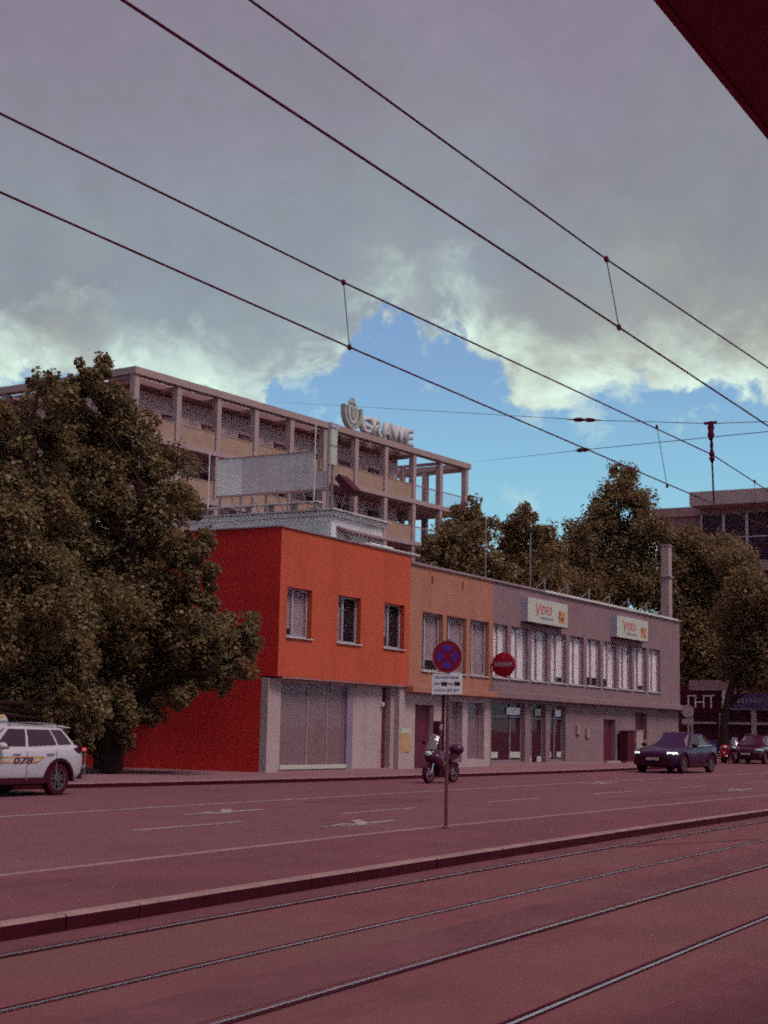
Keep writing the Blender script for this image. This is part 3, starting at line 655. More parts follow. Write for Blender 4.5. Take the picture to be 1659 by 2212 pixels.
for k, z in enumerate(floors):
    put('floor_slab', B().box(-.05, LU, -.02, LV, z, z + .36), conc, of)
    top = k == 0
    for i in range(10):
        u0, u1 = 4.215 * i + .5, 4.215 * (i + 1) - .04
        if i >= 8 and k < 2:
            r = put('glass_railing', B().box(u0, u1, .2, .23, z + .42, z + 1.6), pane_up, of)
            put('handrail', B().box(u0, u1, .18, .25, z + 1.602, z + 1.68), conc_d, r)
        else:
            p = put('balcony_panel', B().box(u0, u1, .16, .24, z + .363, z + 1.62), panel_m, of)
            put('rail_cap', B().box(u0, u1, .13, .27, z + 1.622, z + 1.68), rail_m, p)
    for i in range(5):
        v0, v1 = 4.2 * i + .55, 4.2 * (i + 1)
        p = put('balcony_panel', B().box(.16, .24, v0, v1, z + .363, z + 1.62), panel_m, of)
        put('rail_cap', B().box(.13, .27, v0, v1, z + 1.622, z + 1.68), rail_m, p)
    z1 = z + 4.1 if top else z + 3.54
    uend = 35.1 if k < 2 else 40.5
    put('setback_wall', B().box(2.6, uend, 2.6, LV - .3, z + .362, z1), setback_m, of)
    for i in range(1 if k < 3 else 9, 8):
        u = 4.215 * i + 2.0
        w = put('window', B().box(u - .75, u + .75, 2.5, 2.598, z + .38, z + 2.75), frame_d, of)
        put('pane', B().box(u - .62, u + .28, 2.485, 2.497, z + .5, z + 2.6), pane_shop if top else pane_dark, w)
        put('pane', B().box(u + .36, u + .64, 2.485, 2.497, z + .5, z + 2.6), pane_dark, w)
        put('lintel', B().box(u - .8, u + .8, 2.47, 2.55, z + 2.752, z + 2.86), conc, w)
for k in range(2):
    for v in (3.9, 8.4): put('column', B().box(37.9, 38.3, v, v + .4, floors[k] + .365, floors[k] + (4.2 if k == 0 else 3.54)), conc, of)
# rooftop letters and emblem
gs = thing('roof_letters', 'large grey rooftop letters with shield emblem on the office building', 'sign', of.matrix_basis @ Vector((26.4, .2, 25.5)), AO)
for ch, u0, w_ in (('G', 0.0, 1.45), ('R', 1.62, 1.32), ('A', 2.95, 1.5), ('W', 4.35, 1.95), ('E', 6.42, 1.1)):
    me_o = put_text('letter', ch, 1, letter_m, gs, (u0, .0, .12), (math.pi / 2, 0, 0), .0, .035, 0, width=w_, height=1.45)
    me = me_o.data; bm = bmesh.new(); bm.from_mesh(me); r = bmesh.ops.extrude_face_region(bm, geom=bm.faces[:]); bmesh.ops.translate(bm, verts=[v for v in r['geom'] if isinstance(v, bmesh.types.BMVert)], vec=(0, 0, -.42)); bmesh.ops.recalc_face_normals(bm, faces=bm.faces[:]); bm.to_mesh(me); bm.free()
put('support', B().box(-.1, 7.6, .1, .3, 0, .12), dark_m, gs)
U = [(x * .92 - .12, z * .9) for x, z in [(-2.72, 2.02), (-2.42, 1.92), (-2.38, 1.3), (-2.2, .8), (-1.8, .42), (-1.38, .2), (-.96, .42), (-.55, .8), (-.38, 1.3), (-.34, 1.92), (-.05, 2.02), (-.06, 1.2), (-.3, .55), (-.8, .08), (-1.38, -.12), (-1.96, .08), (-2.45, .55), (-2.7, 1.2)]]
emb = put('emblem', B().prism([(x, z + .15) for x, z in U], 'y', -.12, .3), shield_g, gs)
put('inner_shield', B().prism([(-2.05, 2.0), (-.72, 2.0), (-.72, 1.25), (-1.0, .75), (-1.38, .52), (-1.77, .75), (-2.05, 1.25)], 'y', -.1, .26), letter_m, emb)
put('inner_shield', B().prism([(-1.82, 1.85), (-.95, 1.85), (-.95, 1.35), (-1.15, 1.0), (-1.38, .82), (-1.62, 1.0), (-1.82, 1.35)], 'y', -.16, -.101), shield_g, emb)
put('crown', B().ball((-1.38, .08, 2.22), (.46, .22, .34), 14, 8).ball((-1.38, .08, 2.55), (.2, .18, .14), 10, 6), shield_g, emb, smooth=True)

# ------------------------------------------------------------------ far building on the right and the shops below it
rb = thing('flat_roofed_building', 'flat-roofed grey office block with tall windows rising behind the street trees', 'building', (124, 36, 0))
put('roof', B().box(121.6, 150, 20, 40.4, 20.6, 21.75), conc, rb, world=True)
put('roof', B().box(126, 150, 40.42, 45.2, 20.4, 21.2), conc_d, rb, world=True)
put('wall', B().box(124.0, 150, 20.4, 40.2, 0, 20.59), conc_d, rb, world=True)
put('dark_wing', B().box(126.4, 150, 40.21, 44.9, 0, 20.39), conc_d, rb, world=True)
for k in range(5):
    z0 = 16.2 - 4.2 * k
    put('sill_band', B().box(123.6, 123.998, 20.4, 40.2, z0 - .9, z0 - .05), conc, rb, world=True)
    for i in range(8 if k < 2 else 0):
        y = 24.6 + 1.95 * i
        w = put('window', B().box(123.90, 123.997, y, y + .12, z0, z0 + 3.9).box(123.90, 123.997, y + 1.83, y + 1.95, z0, z0 + 3.9).box(123.90, 123.997, y + .12, y + 1.83, z0 + 1.9, z0 + 2.0), letter_m, rb, world=True)
        for zz, hh in ((z0, 1.9), (z0 + 2.0, 1.9)): put('pane', B().box(123.94, 123.95, y + .12, y + 1.83, zz, zz + hh), pane_dark, w, world=True)
        if i % 3 == 0: put('curtain', B().box(123.96, 123.975, y + .3, y + .9, z0 + .1, z0 + 3.7), curtain_d, w, world=True)
sh = thing('shop_building', 'low shop front with blue sign band and framed windows under the trees', 'shop', (100, 31, 0))
put('wall', B().box(100, 112, 22.5, 33.35, 0, 5.5), conc_d, sh, world=True)
put('shop_sign_band', B().box(99.75, 99.998, 27.6, 30.9, 3.75, 4.65), blue_sign, sh, world=True)
put('shop_sign_band', B().box(99.75, 99.998, 22.6, 26.0, 3.75, 4.65), blue_sign, sh, world=True)
for y0, y1, n_ in ((28.5, 30.4, 7), (24.0, 25.6, 6)):
    b = B()
    for k in range(n_): b.box(99.735, 99.748, y0 + (y1 - y0) * k / n_, y0 + (y1 - y0) * (k + .55) / n_, 4.02, 4.30)
    put('sign_print', b, ink_grey, sh, world=True)
for i in range(5):
    y = 22.6 + 2.12 * i
    w = put('window', B().box(99.8, 99.998, y, y + .16, .3, 3.7).box(99.8, 99.998, y + 1.96, y + 2.12 - .004, .3, 3.7).box(99.82, 99.996, y + .162, y + 1.958, 2.62, 2.76).box(99.82, 99.996, y + .162, y + 1.958, 3.55, 3.7), curtain_d, sh, world=True)
    put('pane', B().box(99.9, 99.91, y + .162, y + 1.958, 1.6, 2.618), pane_dark, w, world=True); put('pane', B().box(99.9, 99.91, y + .162, y + 1.958, 2.762, 3.548), pane_dark, w, world=True)
    put('lower_panel', B().box(99.84, 99.99, y + .162, y + 1.958, .35, 1.598), blue_sign if i in (2, 3, 4) else conc, w, world=True)
put('doorway', B().box(99.86, 99.998, 33.36, 35.5, 0, 5.2), room, sh, world=True)
ns = thing('letter_sign', 'dark sign board with thin pale angular letters beside the grey building', 'sign', (97.5, 31.2, 3.4))
put('post', B().box(97.6, 97.7, 32.8, 32.9, .3, 3.3).box(97.6, 97.7, 30.6, 30.7, .3, 3.3), dark_m, ns, world=True)
put('board', B().box(97.55, 97.72, 30.35, 33.2, 3.3, 4.75), room, ns, world=True)
b = B(); lx = lambda a: 32.62 - a * 1.72
def stroke(a0, a1, z0, z1): b.box(97.50, 97.545, min(lx(a0), lx(a1)), max(lx(a0), lx(a1)), z0, z1)
for a in (.0, .28, .60, .88): stroke(a, a + .055, 3.62, 4.36)
stroke(.0, .335, 4.362, 4.44); stroke(.60, 1.05, 4.362, 4.44); stroke(.34, .595, 3.95, 4.03)
put('lettering', b, curtain_m, ns, world=True)
put('pale_post', B().box(97.5, 97.58, 30.15, 30.33, 3.2, 4.75), curtain_m, ns, world=True)

# concrete mast behind the grey building
p = at_range(1440, 1330, 94)
ms = thing('concrete_mast', 'tall square tapered concrete mast behind the grey building end', 'mast', (p[0], p[1], 0))
b = B(); b.loft([[(-w, -w, z), (w, -w, z), (w, w, z), (-w, w, z)] for w, z in ((.34, 0), (.25, 13.1))]); put('shaft', b, conc, ms, bevel=.03)
put('cap', B().box(-.29, .29, -.29, .29, 13.102, 13.2), conc_d, ms); put('collar', B().box(-.36, .36, -.36, .36, 11.2, 11.28), conc_d, ms)

# ------------------------------------------------------------------ overhead line, span wires, canopy
def wire(name, pts, r, parent): return put(name, B().tube(pts, r, 6), wire_m, parent, world=True, smooth=True)
def along(pts):
    return [tuple(p) for p in pts]
L1 = thing('overhead_line', 'pair of tram overhead wires running across the upper sky over the near track', 'overhead wire', (12, 4.6, 5.1), 0, 'tram overhead lines')
A = [on_y(*p, 4.6) for p in ((540, 0), (1310, 560), (1659, 795))]; Bw = [on_y(*p, 4.6) for p in ((265, 0), (1337, 707), (1659, 920))]
ext = lambda P, k: [P[0] + (P[0] - P[1]) * k, *P, P[-1] + (P[-1] - P[-2]) * 3]
wire('messenger_wire', along(ext(A, 1.2)), .0085, L1); wire('contact_wire', along(ext(Bw, 1.2)), .0092, L1)
def dropper(parent, a, c):
    d = wire('dropper', [tuple(a), tuple(c)], .0045, parent)
    put('clamp', B().ball(a, (.035, .02, .03), 8, 6).ball(c, (.035, .02, .03), 8, 6), wire_m, d, world=True)
dropper(L1, A[1], Bw[1])
L2 = thing('overhead_line', 'pair of tram overhead wires running lower across the sky over the far track', 'overhead wire', (12, 7.3, 5.3), 0, 'tram overhead lines')
Cw = [on_y(*p, 7.3) for p in ((0, 245), (742, 610), (1540, 983), (1659, 1060))]; Dw = [on_y(*p, 7.3) for p in ((0, 415), (755, 750), (1510, 1075), (1620, 1122))]
wire('messenger_wire', along(ext(Cw, .8)), .0095, L2); wire('contact_wire', along(ext(Dw, .8)), .009, L2)
dropper(L2, Cw[1], Dw[1]); dropper(L2, on_y(1419, 922, 7.3), on_y(1441, 1050, 7.3)); dropper(L2, on_y(1630, 1040, 7.3), on_y(1633, 1120, 7.3))
H0 = on_y(1535, 915, 7.3); H1 = on_y(1542, 1085, 7.3)
hg = thing('wire_hanger', 'dark insulated hanger holding the far overhead wires under the span wire', 'hanger', tuple(H1))
put('rod', B().tube([tuple(H0), tuple(H1)], .014, 6), wire_m, hg, world=True)
for t, l, r in ((.10, .16, .055), (.32, .14, .03), (.42, .10, .045)):
    c = H0 + (H1 - H0) * t; put('insulator', B().lathe([(0.005, -l), (r * .6, -l * .8), (r, -l * .3), (r * .7, 0), (r, l * .4), (r * .5, l), (.005, l)], 10, 'z', tuple(c)), wire_m, hg, world=True, smooth=True)
put('crossbar', B().box(H0[0] - .02, H0[0] + .02, H0[1] - .1, H0[1] + .1, H0[2] - .01, H0[2] + .03), wire_m, hg, world=True)
def office_roof(px, py): return on_y(px, py, 64.0)
def span(label, pts, ins):
    t = thing('span_wire', label, 'span wire', tuple(pts[0]), 0, 'span wires across the street')
    wire('cable', [tuple(p) for p in pts], .0055, t)
    for a, c, k in ins:
        m_ = a + (c - a) * k; d = (c - a) / np.linalg.norm(c - a)
        put('insulator', B().tube([tuple(m_ + d * q) for q in (-.42, -.28, -.2, -.08, 0, .08, .2, .28, .42)], [.008, .012, .035, .04, .016, .04, .035, .012, .008], 8), wire_m, t, world=True, smooth=True)
S1r = on_x(1720, 908, 23.4); G1 = at_range(592, 868, 100); mid1 = at_range(1262, 907, 26)
span('upper span wire from the dark hanger towards the office roof', [S1r, H0, mid1, G1], [(H0, mid1, 1.0)])
S2r = at_range(1720, 926, 20); mid2 = at_range(1258, 972, 27); G2 = at_range(1018, 999, 133)
span('lower span wire rising from the office roof corner to the right', [S2r, mid2, G2], [(S2r, mid2, .999)])
cn = thing('stop_canopy', 'dark flat canopy edge of the tram stop overhead in the upper corner', 'canopy', (3, -1.2, 0))
put('roof_plate', B().box(-8, 16, -3.4, .80, 2.905, 3.03), canopy_m, cn, world=True)
put('fascia', B().box(-8.05, 16.05, .802, .815, 2.90, 3.10), canopy_m, cn, world=True)
for x in (-6, 0, 6, 12): put('post', B().box(x - .07, x + .07, -2.6, -2.46, 0, 2.9), dark_m, cn, world=True)
for x in range(-7, 16, 2): put('beam', B().box(x - .04, x + .04, -3.3, .70, 2.83, 2.903), canopy_m, cn, world=True)

# ------------------------------------------------------------------ traffic signs
sx, sy = 21.97, 11.31; sz = gz(sx) + .125
sp = thing('road_sign', 'blue and red round no-stopping sign with white text plate on a thin pole', 'road sign', (sx, sy, sz), math.radians(3))
put('pole', B().tube([(0.03, 0, 0), (.03, 0, 2.98)], .028, 10), pole_m, sp, smooth=True)
put('foot', B().lathe([(.028, .05), (.06, .04), (.07, .0)], 12, 'z', (.03, 0, 0)), pole_m, sp)
dz = 2.70; R_ = .258
dsc = put('disc', B().lathe([(0, 0), (R_, 0), (R_, .008), (0, .008)], 40, 'x', (-.012, 0, dz)), sign_red, sp)
put('rim', B().lathe([(R_ - .004, -.004), (R_ + .007, -.004), (R_ + .007, .012), (R_ - .004, .012)], 40, 'x', (-.012, 0, dz)), curtain_d, dsc)
for k in range(4):                                             # four blue segments between the red ring and the red cross
    a0 = math.pi / 2 * k; w = .031; rr = .188; pts = []
    c0 = Vector((math.cos(a0), math.sin(a0))) * w * 1.414
    h = math.asin(w / rr)
    for q in np.linspace(a0 - math.pi / 4 + h, a0 + math.pi / 4 - h, 9): pts.append((rr * math.cos(q), dz + rr * math.sin(q)))
    pts.append((c0.x, dz + c0.y))
    put('blue_segment', B().prism(pts, 'x', -.017, -.0125), sign_blue, dsc)
pl = put('text_plate', B().box(-.012, -.004, -.262, .262, 2.10, 2.425), sign_w if False else curtain_m, sp, bevel=.003)
RX_ = (math.pi / 2, 0, -math.pi / 2)
def print_row(y0, y1, z, h):                                   # a line of print too small to read: short uneven strokes
    b = B(); y = y0
    while y > y1:
        w = random.uniform(.008, .02); b.box(-.0142, -.0125, y - w, y, z + random.uniform(0, h * .25), z + h * random.uniform(.75, 1)); y -= w + random.uniform(.005, .012)
    put('print', b, ink_grey, pl)
print_row(.22, -.215, 2.345, .05)
for y in (.22, -.01): print_row(y, y - .09, 2.245, .05)
for y in (.10, -.13): put('pictogram', B().box(-.0145, -.0125, y - .10, y, 2.238, 2.300), ink_dark, pl)
for y in (.22, .11, -.01, -.12): print_row(y, y - .085, 2.145, .05)
put('clamp', B().box(-.004, .06, -.04, .04, 2.2, 2.24).box(-.004, .06, -.04, .04, 2.66, 2.70), pole_m, sp)
q = at_range(1487, 1640, 86); zq = gz(q[0]) + .12
s2 = thing('road_sign', 'small round sign with plate seen from behind beside the grey building', 'road sign', (q[0], q[1], zq))
put('pole', B().tube([(0, 0, 0), (0, 0, 3.0)], .035, 8), conc, s2)
put('disc', B().lathe([(0, 0), (.33, 0), (.33, .02), (0, .02)], 28, 'x', (-.06, 0, 2.72)), conc, s2)
put('plate', B().box(-.06, -.04, -.33, .33, 2.0, 2.3), conc, s2); put('disc_edge', B().lathe([(.32, -.002), (.345, -.002), (.345, .022), (.32, .022)], 28, 'x', (-.06, 0, 2.72)), curtain_d, s2)
q = on_ground(950, 1678, .12); zq = gz(48) + .12
pm = thing('ticket_machine', 'dark slim ticket post on the pavement behind the motorbike', 'ticket machine', (50.6, 26.4, gz(50.6) + .12))
put('column', B().box(-.09, .09, -.09, .09, 0, 1.35), dark_m, pm, bevel=.01); put('head', B().box(-.15, .15, -.13, .13, 1.352, 1.82), dark_m, pm, bevel=.03)
put('slot', B().box(-.1, .1, -.136, -.131, 1.5, 1.7), ink_grey, pm)
# thin bent pole left of the red wall
q = on_ground(182, 1672, .12)
lp = thing('pavement_pole', 'thin pale bent pole in front of the dark red wall behind the taxi', 'pole', (q[0], q[1], gz(q[0]) + .12))
put('shaft', B().tube([(0, 0, 0), (0, 0, 1.9), (.08, -.05, 2.25), (.24, -.14, 2.6)], .022, 7), conc, lp, smooth=True); put('foot', B().box(-.1, .1, -.1, .1, 0, .03), dark_m, lp)

# ------------------------------------------------------------------ vehicles
def applied(o):
    bpy.context.view_layer.update(); dg = bpy.context.evaluated_depsgraph_get(); me = bpy.data.meshes.new_from_object(o.evaluated_get(dg)); me.materials.clear(); return me
def make_wheel(parent, x, y, r, side, width=.22):
    w = put('wheel', B().lathe([(r * .62, -width * .42), (r * .80, -width * .5), (r * .95, -width * .44), (r, -width * .25), (r, width * .25), (r * .95, width * .44), (r * .80, width * .5), (r * .62, width * .42)], 30, 'y', (x, y, r)), black, parent, smooth=True)
    b = B(); yo = y + side * width * .36
    b.lathe([(r * .66, yo - side * .10 - y), (r * .66, yo - y + side * .02), (r * .58, yo - y + side * .015), (r * .56, yo - y - side * .06)], 30, 'y', (x, y, r))
    put('rim', b, alloy, w, smooth=True)
    b = B()
    for k in range(5):
        a = 2 * math.pi * k / 5 + .4; d = Vector((math.cos(a), 0, math.sin(a))); n = Vector((-math.sin(a), 0, math.cos(a))); c = Vector((x, yo, r))
        for o_ in (-.10, .10):
            p0 = c + d * r * .10 + n * o_ * r * .4; p1 = c + d * r * .60 + n * o_ * r * 1.5; wd = n * .028
            b.add([p0 - wd, p0 + wd, p1 + wd, p1 - wd] + [v + Vector((0, -side * .035, 0)) for v in (p0 - wd, p0 + wd, p1 + wd, p1 - wd)], [(0, 1, 2, 3), (7, 6, 5, 4), (0, 4, 5, 1), (1, 5, 6, 2), (2, 6, 7, 3), (3, 7, 4, 0)])
    b.lathe([(0, .02 * side), (.07, .02 * side), (.08, -.03 * side)], 12, 'y', (x, yo, r))
    put('spokes', b, alloy, w)
    put('brake_disc', B().lathe([(0, 0), (r * .55, 0)], 20, 'y', (x, y + side * .01, r)), clad, w)
    return w
def car(name, label, loc, rotz, paint, S, base, top, zr, axles, r, clad_sill=True, group=None, rails=False):
    """S: body stations (x, half width, z bottom, z shoulder, z deck); base/top: rings of the glass house (half, front to rear)"""
    t = thing(name, label, 'car', loc, rotz, group)
    rings = []
    for x, hw, zb, zs, zt in S:
        h = [(0, zb), (hw * .80, zb), (hw * .955, zb + .10), (hw * .995, zb + (zs - zb) * .45), (hw, zs - .16), (hw * .975, zs - .03), (hw * .90, zt - .015), (hw * .45, zt + .012)]
        ring = [(x, y, z) for y, z in h] + [(x, 0, zt + .02)] + [(x, -y, z) for y, z in h[::-1][:-1]]
        rings.append(ring)
    bo = put('body', B().loft(rings), paint, None, smooth=True, subsurf=2)
    cut = B()
    for ax in axles: cut.lathe([(0, -1.3), (r + .065, -1.3), (r + .065, 1.3), (0, 1.3)], 28, 'y', (ax, 0, r))
    co = put('cutter', cut, paint)
    md = bo.modifiers.new('arch', 'BOOLEAN'); md.object = co; md.operation = 'DIFFERENCE'; md.solver = 'EXACT'
    me = applied(bo); bpy.data.objects.remove(co); bpy.data.objects.remove(bo)
    body = put('body', me, paint, t, smooth=True)
    hwmax = max(s[1] for s in S)
    inner = B().box(min(axles) - r - .05, max(axles) + r + .05, -hwmax + .30, hwmax - .30, S[3][2] - .02, .95)
    put('underbody', inner, clad, t)
    for ax in axles:
        for sd in (1, -1):
            b = B(); ring = []
            for k in range(15):
                a = math.pi * (-.04 + 1.08 * k / 14); c_, s_ = math.cos(a), math.sin(a)
                ri, ro = r + .045, r + .115; y0, y1 = sd * (hwmax - .10), sd * (hwmax + .012)
                ring.append([(ax + ri * c_, y0, r + ri * s_), (ax + ro * c_, y0, r + ro * s_), (ax + ro * c_, y1, r + ro * s_), (ax + ri * c_, y1, r + ri * s_)])
            put('wheel_arch', b.loft(ring), clad, t, smooth=True)
            make_wheel(t, ax, sd * (hwmax - .13), r, sd)
    if clad_sill:
        for sd in (1, -1): put('sill', B().box(min(axles) + r + .1, max(axles) - r - .1, sd * (hwmax - .12), sd * (hwmax + .006), S[4][2] + .02, S[4][2] + .17), clad, t, bevel=.02)
    # glass house
    full = lambda R: [(x, y) for x, y in R] + [(x, -y) for x, y in R[::-1][1:-1]]
    fb, ft = full(base), full(top); n = len(fb)
    zb = lambda x: float(np.interp(x, [s[0] for s in S][::-1], [s[4] for s in S][::-1])) - .05
    P0 = [Vector((x, y, zb(x))) for x, y in fb]; P1 = [Vector((x, y, zr[0] + zr[1] * (x - top[0][0]))) for x, y in ft]
    nt = len(top); ctr = Vector((sum(p.x for p in P1) / n, 0, 0))
    g = B(); g.loft([P0, [p.lerp(q_, .5) + Vector((0, .02 * (1 if p.y > .05 else -1 if p.y < -.05 else 0), 0)) for p, q_ in zip(P0, P1)], P1], caps=False)
    roofring = [Vector((p.x * .94 + ctr.x * .06, p.y * .86, p.z + .045)) for p in P1]; rr2 = [Vector((p.x * .6 + ctr.x * .4, p.y * .4, p.z + .075)) for p in P1]
    g.loft([P1, roofring, rr2], caps=False); o_ = len(g.v) - n; g.f.append(tuple(range(o_, o_ + n))); g.mi.append(0)
    put('roof', g, paint, t, smooth=True)
    def pane(i, j, u0, u1, v0, v1, m, nm='window'):
        """glass patch between ring corners i and j"""
        b = B(); N = 6; nrm = None; V = []
        for a in range(N + 1):
            for c in range(5):
                u = u0 + (u1 - u0) * a / N; v = v0 + (v1 - v0) * c / 4
                p = P0[i].lerp(P0[j], u).lerp(P1[i].lerp(P1[j], u), v)
                V.append(p)
        e1, e2 = P0[j] - P0[i], P1[i] - P0[i]; nrm = e1.cross(e2).normalized(); mid = (P0[i] + P0[j]) / 2 - Vector((ctr.x, 0, P0[i].z))
        if nrm.dot(mid) < 0: nrm = -nrm
        bulge = .020
        V = [p + nrm * (.010 + bulge * (1 - abs(2 * (v0 + (v1 - v0) * (k % 5) / 4) - 1))) for k, p in enumerate(V)]
        b.add(V, [(a * 5 + c, (a + 1) * 5 + c, (a + 1) * 5 + c + 1, a * 5 + c + 1) for a in range(N) for c in range(4)])
        return put(nm, b, m, t, smooth=True)
    pane(1, n - 1, .03, .97, .08, .93, screen_glass, 'windscreen'); pane(nt - 2, nt, .06, .94, .15, .9, car_glass, 'rear_window')
    for i in range(1, nt - 2):
        for a, c in ((i, i + 1), (n - i, n - i - 1)): pane(a, c, (.10 if i == 1 else .05), (.96 if i < nt - 3 else .82), .12, .90, car_glass)
    return t, body, hwmax, P0, P1

S_RAV = [(2.30, .60, .42, .74, .80), (2.20, .80, .30, .82, .90), (1.9, .90, .26, .94, 1.01), (1.35, .925, .25, 1.01, 1.07), (.9, .928, .25, 1.03, 1.10), (0, .928, .25, 1.05, 1.09), (-1.0, .928, .25, 1.08, 1.12), (-1.34, .928, .26, 1.10, 1.14), (-1.85, .92, .28, 1.13, 1.16), (-2.18, .87, .34, 1.12, 1.16), (-2.30, .74, .44, 1.02, 1.10)]
def make_taxi():
    t, body, hw, P0, P1 = car('taxi', 'white taxi with roof sign and black wheel arches cut by the picture edge', (27.62 - 1.34 - .0, 24.2 + .95, gz(26.5)), math.pi + math.radians(-1.5), car_white, S_RAV,
        [(1.02, 0), (.80, .80), (-.32, .86), (-1.35, .85), (-2.02, .76), (-2.2, 0)], [(.22, 0), (.06, .61), (-.42, .66), (-1.20, .65), (-1.66, .60), (-1.76, 0)], (1.545, .012), (1.35, -1.34), .37)
    for sd in (1, -1):
        put('roof_rail', B().tube([(.05, sd * .58, 1.585), (-.1, sd * .60, 1.63), (-.7, sd * .63, 1.645), (-1.4, sd * .61, 1.625), (-1.6, sd * .59, 1.57)], .015, 7), chrome, t, smooth=True)
        l = put('tail_light', B().prism([(-1.96, .96), (-2.19, .97), (-2.225, 1.09), (-2.05, 1.12), (-1.80, 1.06)], 'y', sd * .70, sd * .905), clad, t, bevel=.01)
        put('lamp', B().box(-2.238, -2.09, min(sd * .72, sd * .915), max(sd * .72, sd * .915), 1.005, 1.085), tail_red, l, bevel=.01)
        m_ = put('mirror', B().ball((.62, sd * 1.03, 1.12), (.10, .13, .085), 12, 8), car_white, t, smooth=True)
        put('mirror_glass', B().box(.50, .525, sd * 1.03 - .09, sd * 1.03 + .09, 1.06, 1.17), car_glass, m_); put('indicator', B().box(.52, .60, sd * 1.15 - .012, sd * 1.15 + .012, 1.09, 1.11), amber, m_)
        for x in (.05, -1.02): put('door_handle', B().box(x - .11, x + .11, sd * .925, sd * .955, .925, .955), ink_grey, t, bevel=.008)
        for x in (.86, -.28, -1.22): put('door_seam', B().box(x - .006, x + .006, sd * .928, sd * .937, .34, 1.02), ink_grey, t)
    put('spoiler', B().prism([(-1.58, 1.555), (-2.00, 1.525), (-2.02, 1.55), (-1.62, 1.60)], 'y', -.58, .58), car_white, t, bevel=.01)
    put('bumper', B().box(-2.345, -2.20, -.72, .72, .36, .58), clad, t, bevel=.03)
    put('reflector', B().box(-2.35, -2.25, .66, .80, .62, .70), chrome, t); put('exhaust', B().tube([(-2.1, .5, .33), (-2.38, .5, .32)], .035, 8), chrome, t)
    put('number_plate', B().box(-2.352, -2.346, -.26, .26, .70, .82), plate_m, t)
    rs_ = put('taxi_sign', B().prism([(-.42, 1.66), (.42, 1.66), (.30, 1.81), (-.30, 1.81)], 'y', -.16, .16), sign_w, t, bevel=.02)
    put('sign_print', B().box(-.24, .24, -.166, -.1605, 1.74, 1.80).box(-.24, .24, .1605, .166, 1.74, 1.80), ink_orange, rs_)
    # door livery: an orange arrow band with dark number (the left side of the car)
    dc = put('livery', B().prism([(-.62, .75), (-.84, .89), (.60, .89), (.60, .855), (-.74, .855), (-.62, .79), (.60, .79), (.60, .75)][::-1], 'y', hw + .006, hw + .010), ink_orange, t)
    dc2 = put('livery', B().prism([(-.62, .75), (-.84, .89), (.60, .89), (.60, .75)], 'y', hw + .0035, hw + .0055), sign_w, t)
    put_text('lettering', '078', 1, ink_purple, t, (.16, hw + .012, .735), (math.pi / 2, 0, math.pi), .002, .02, .22, width=.62, height=.135)
    return t
make_taxi()
S_SUV = [(2.35, .55, .40, .66, .74), (2.27, .80, .28, .76, .82), (2.0, .93, .24, .88, .93), (1.42, .965, .24, .97, 1.00), (.95, .965, .24, 1.0, 1.04), (0, .965, .25, 1.02, 1.05), (-1.0, .965, .25, 1.05, 1.07), (-1.42, .965, .26, 1.07, 1.09), (-1.9, .94, .30, 1.09, 1.11), (-2.22, .86, .36, 1.06, 1.12), (-2.34, .70, .46, .96, 1.05)]
def car_face(t, hw, zl=.78, lit=True, wide=.62):
    for sd in (1, -1):
        h = put('headlight', B().prism([(2.00, sd * .90), (2.20, sd * .80), (2.31, sd * .58), (2.29, sd * .56), (2.02, sd * .78)], 'z', zl - .055, zl + .045), lamp_w if lit else lamp_glass, t, bevel=.01)
        put('lens_edge', B().box(2.06, 2.30, min(sd * .57, sd * .86), max(sd * .57, sd * .86), zl - .075, zl - .056), clad, h)
        put('air_intake', B().box(2.20, 2.335, min(sd * .48, sd * .78), max(sd * .48, sd * .78), .42, .60), clad, t, bevel=.02)
        m_ = put('mirror', B().ball((.72, sd * 1.06, 1.10), (.10, .12, .08), 12, 8), t.children[0].data.materials[0], t, smooth=True)
        put('mirror_glass', B().box(.60, .622, sd * 1.06 - .085, sd * 1.06 + .085, 1.05, 1.15), car_glass, m_)
        for x in (.0, -1.05): put('door_handle', B().box(x - .11, x + .11, sd * (hw - .002), sd * (hw + .025), .90, .925), chrome, t)
        for x in (.92, -.22, -1.2): put('door_seam', B().box(x - .006, x + .006, sd * (hw - .002), sd * (hw + .006), .34, .98), clad, t)
    put('grille', B().box(2.28, 2.365, -.42, .42, .52, .68), clad, t, bevel=.02)
    put('number_plate', B().box(2.366, 2.376, -.26, .26, .50, .615), plate_m, t)
    put('bumper', B().box(2.22, 2.35, -.74, .74, .30, .42), clad, t, bevel=.02)
sv, body, hw, P0, P1 = car('sport_car', 'dark blue coupe-shaped car with lit headlights driving past the grey building', (64.2, 22.0, gz(64)), math.pi - math.radians(3.5), car_dark, S_SUV,
    [(1.08, 0), (.84, .84), (-.30, .88), (-1.35, .87), (-2.12, .72), (-2.28, 0)], [(.15, 0), (.0, .60), (-.42, .64), (-1.05, .62), (-1.45, .56), (-1.55, 0)], (1.56, .03), (1.44, -1.42), .37)
car_face(sv, hw)
sv.scale = (1.07, 1.07, 1.05)
put('belt_trim', B().tube([(.8, hw - .085, 1.045), (-.3, hw - .045, 1.075), (-1.5, hw - .06, 1.10), (-2.1, hw - .2, 1.12)], .02, 6), chrome, sv)
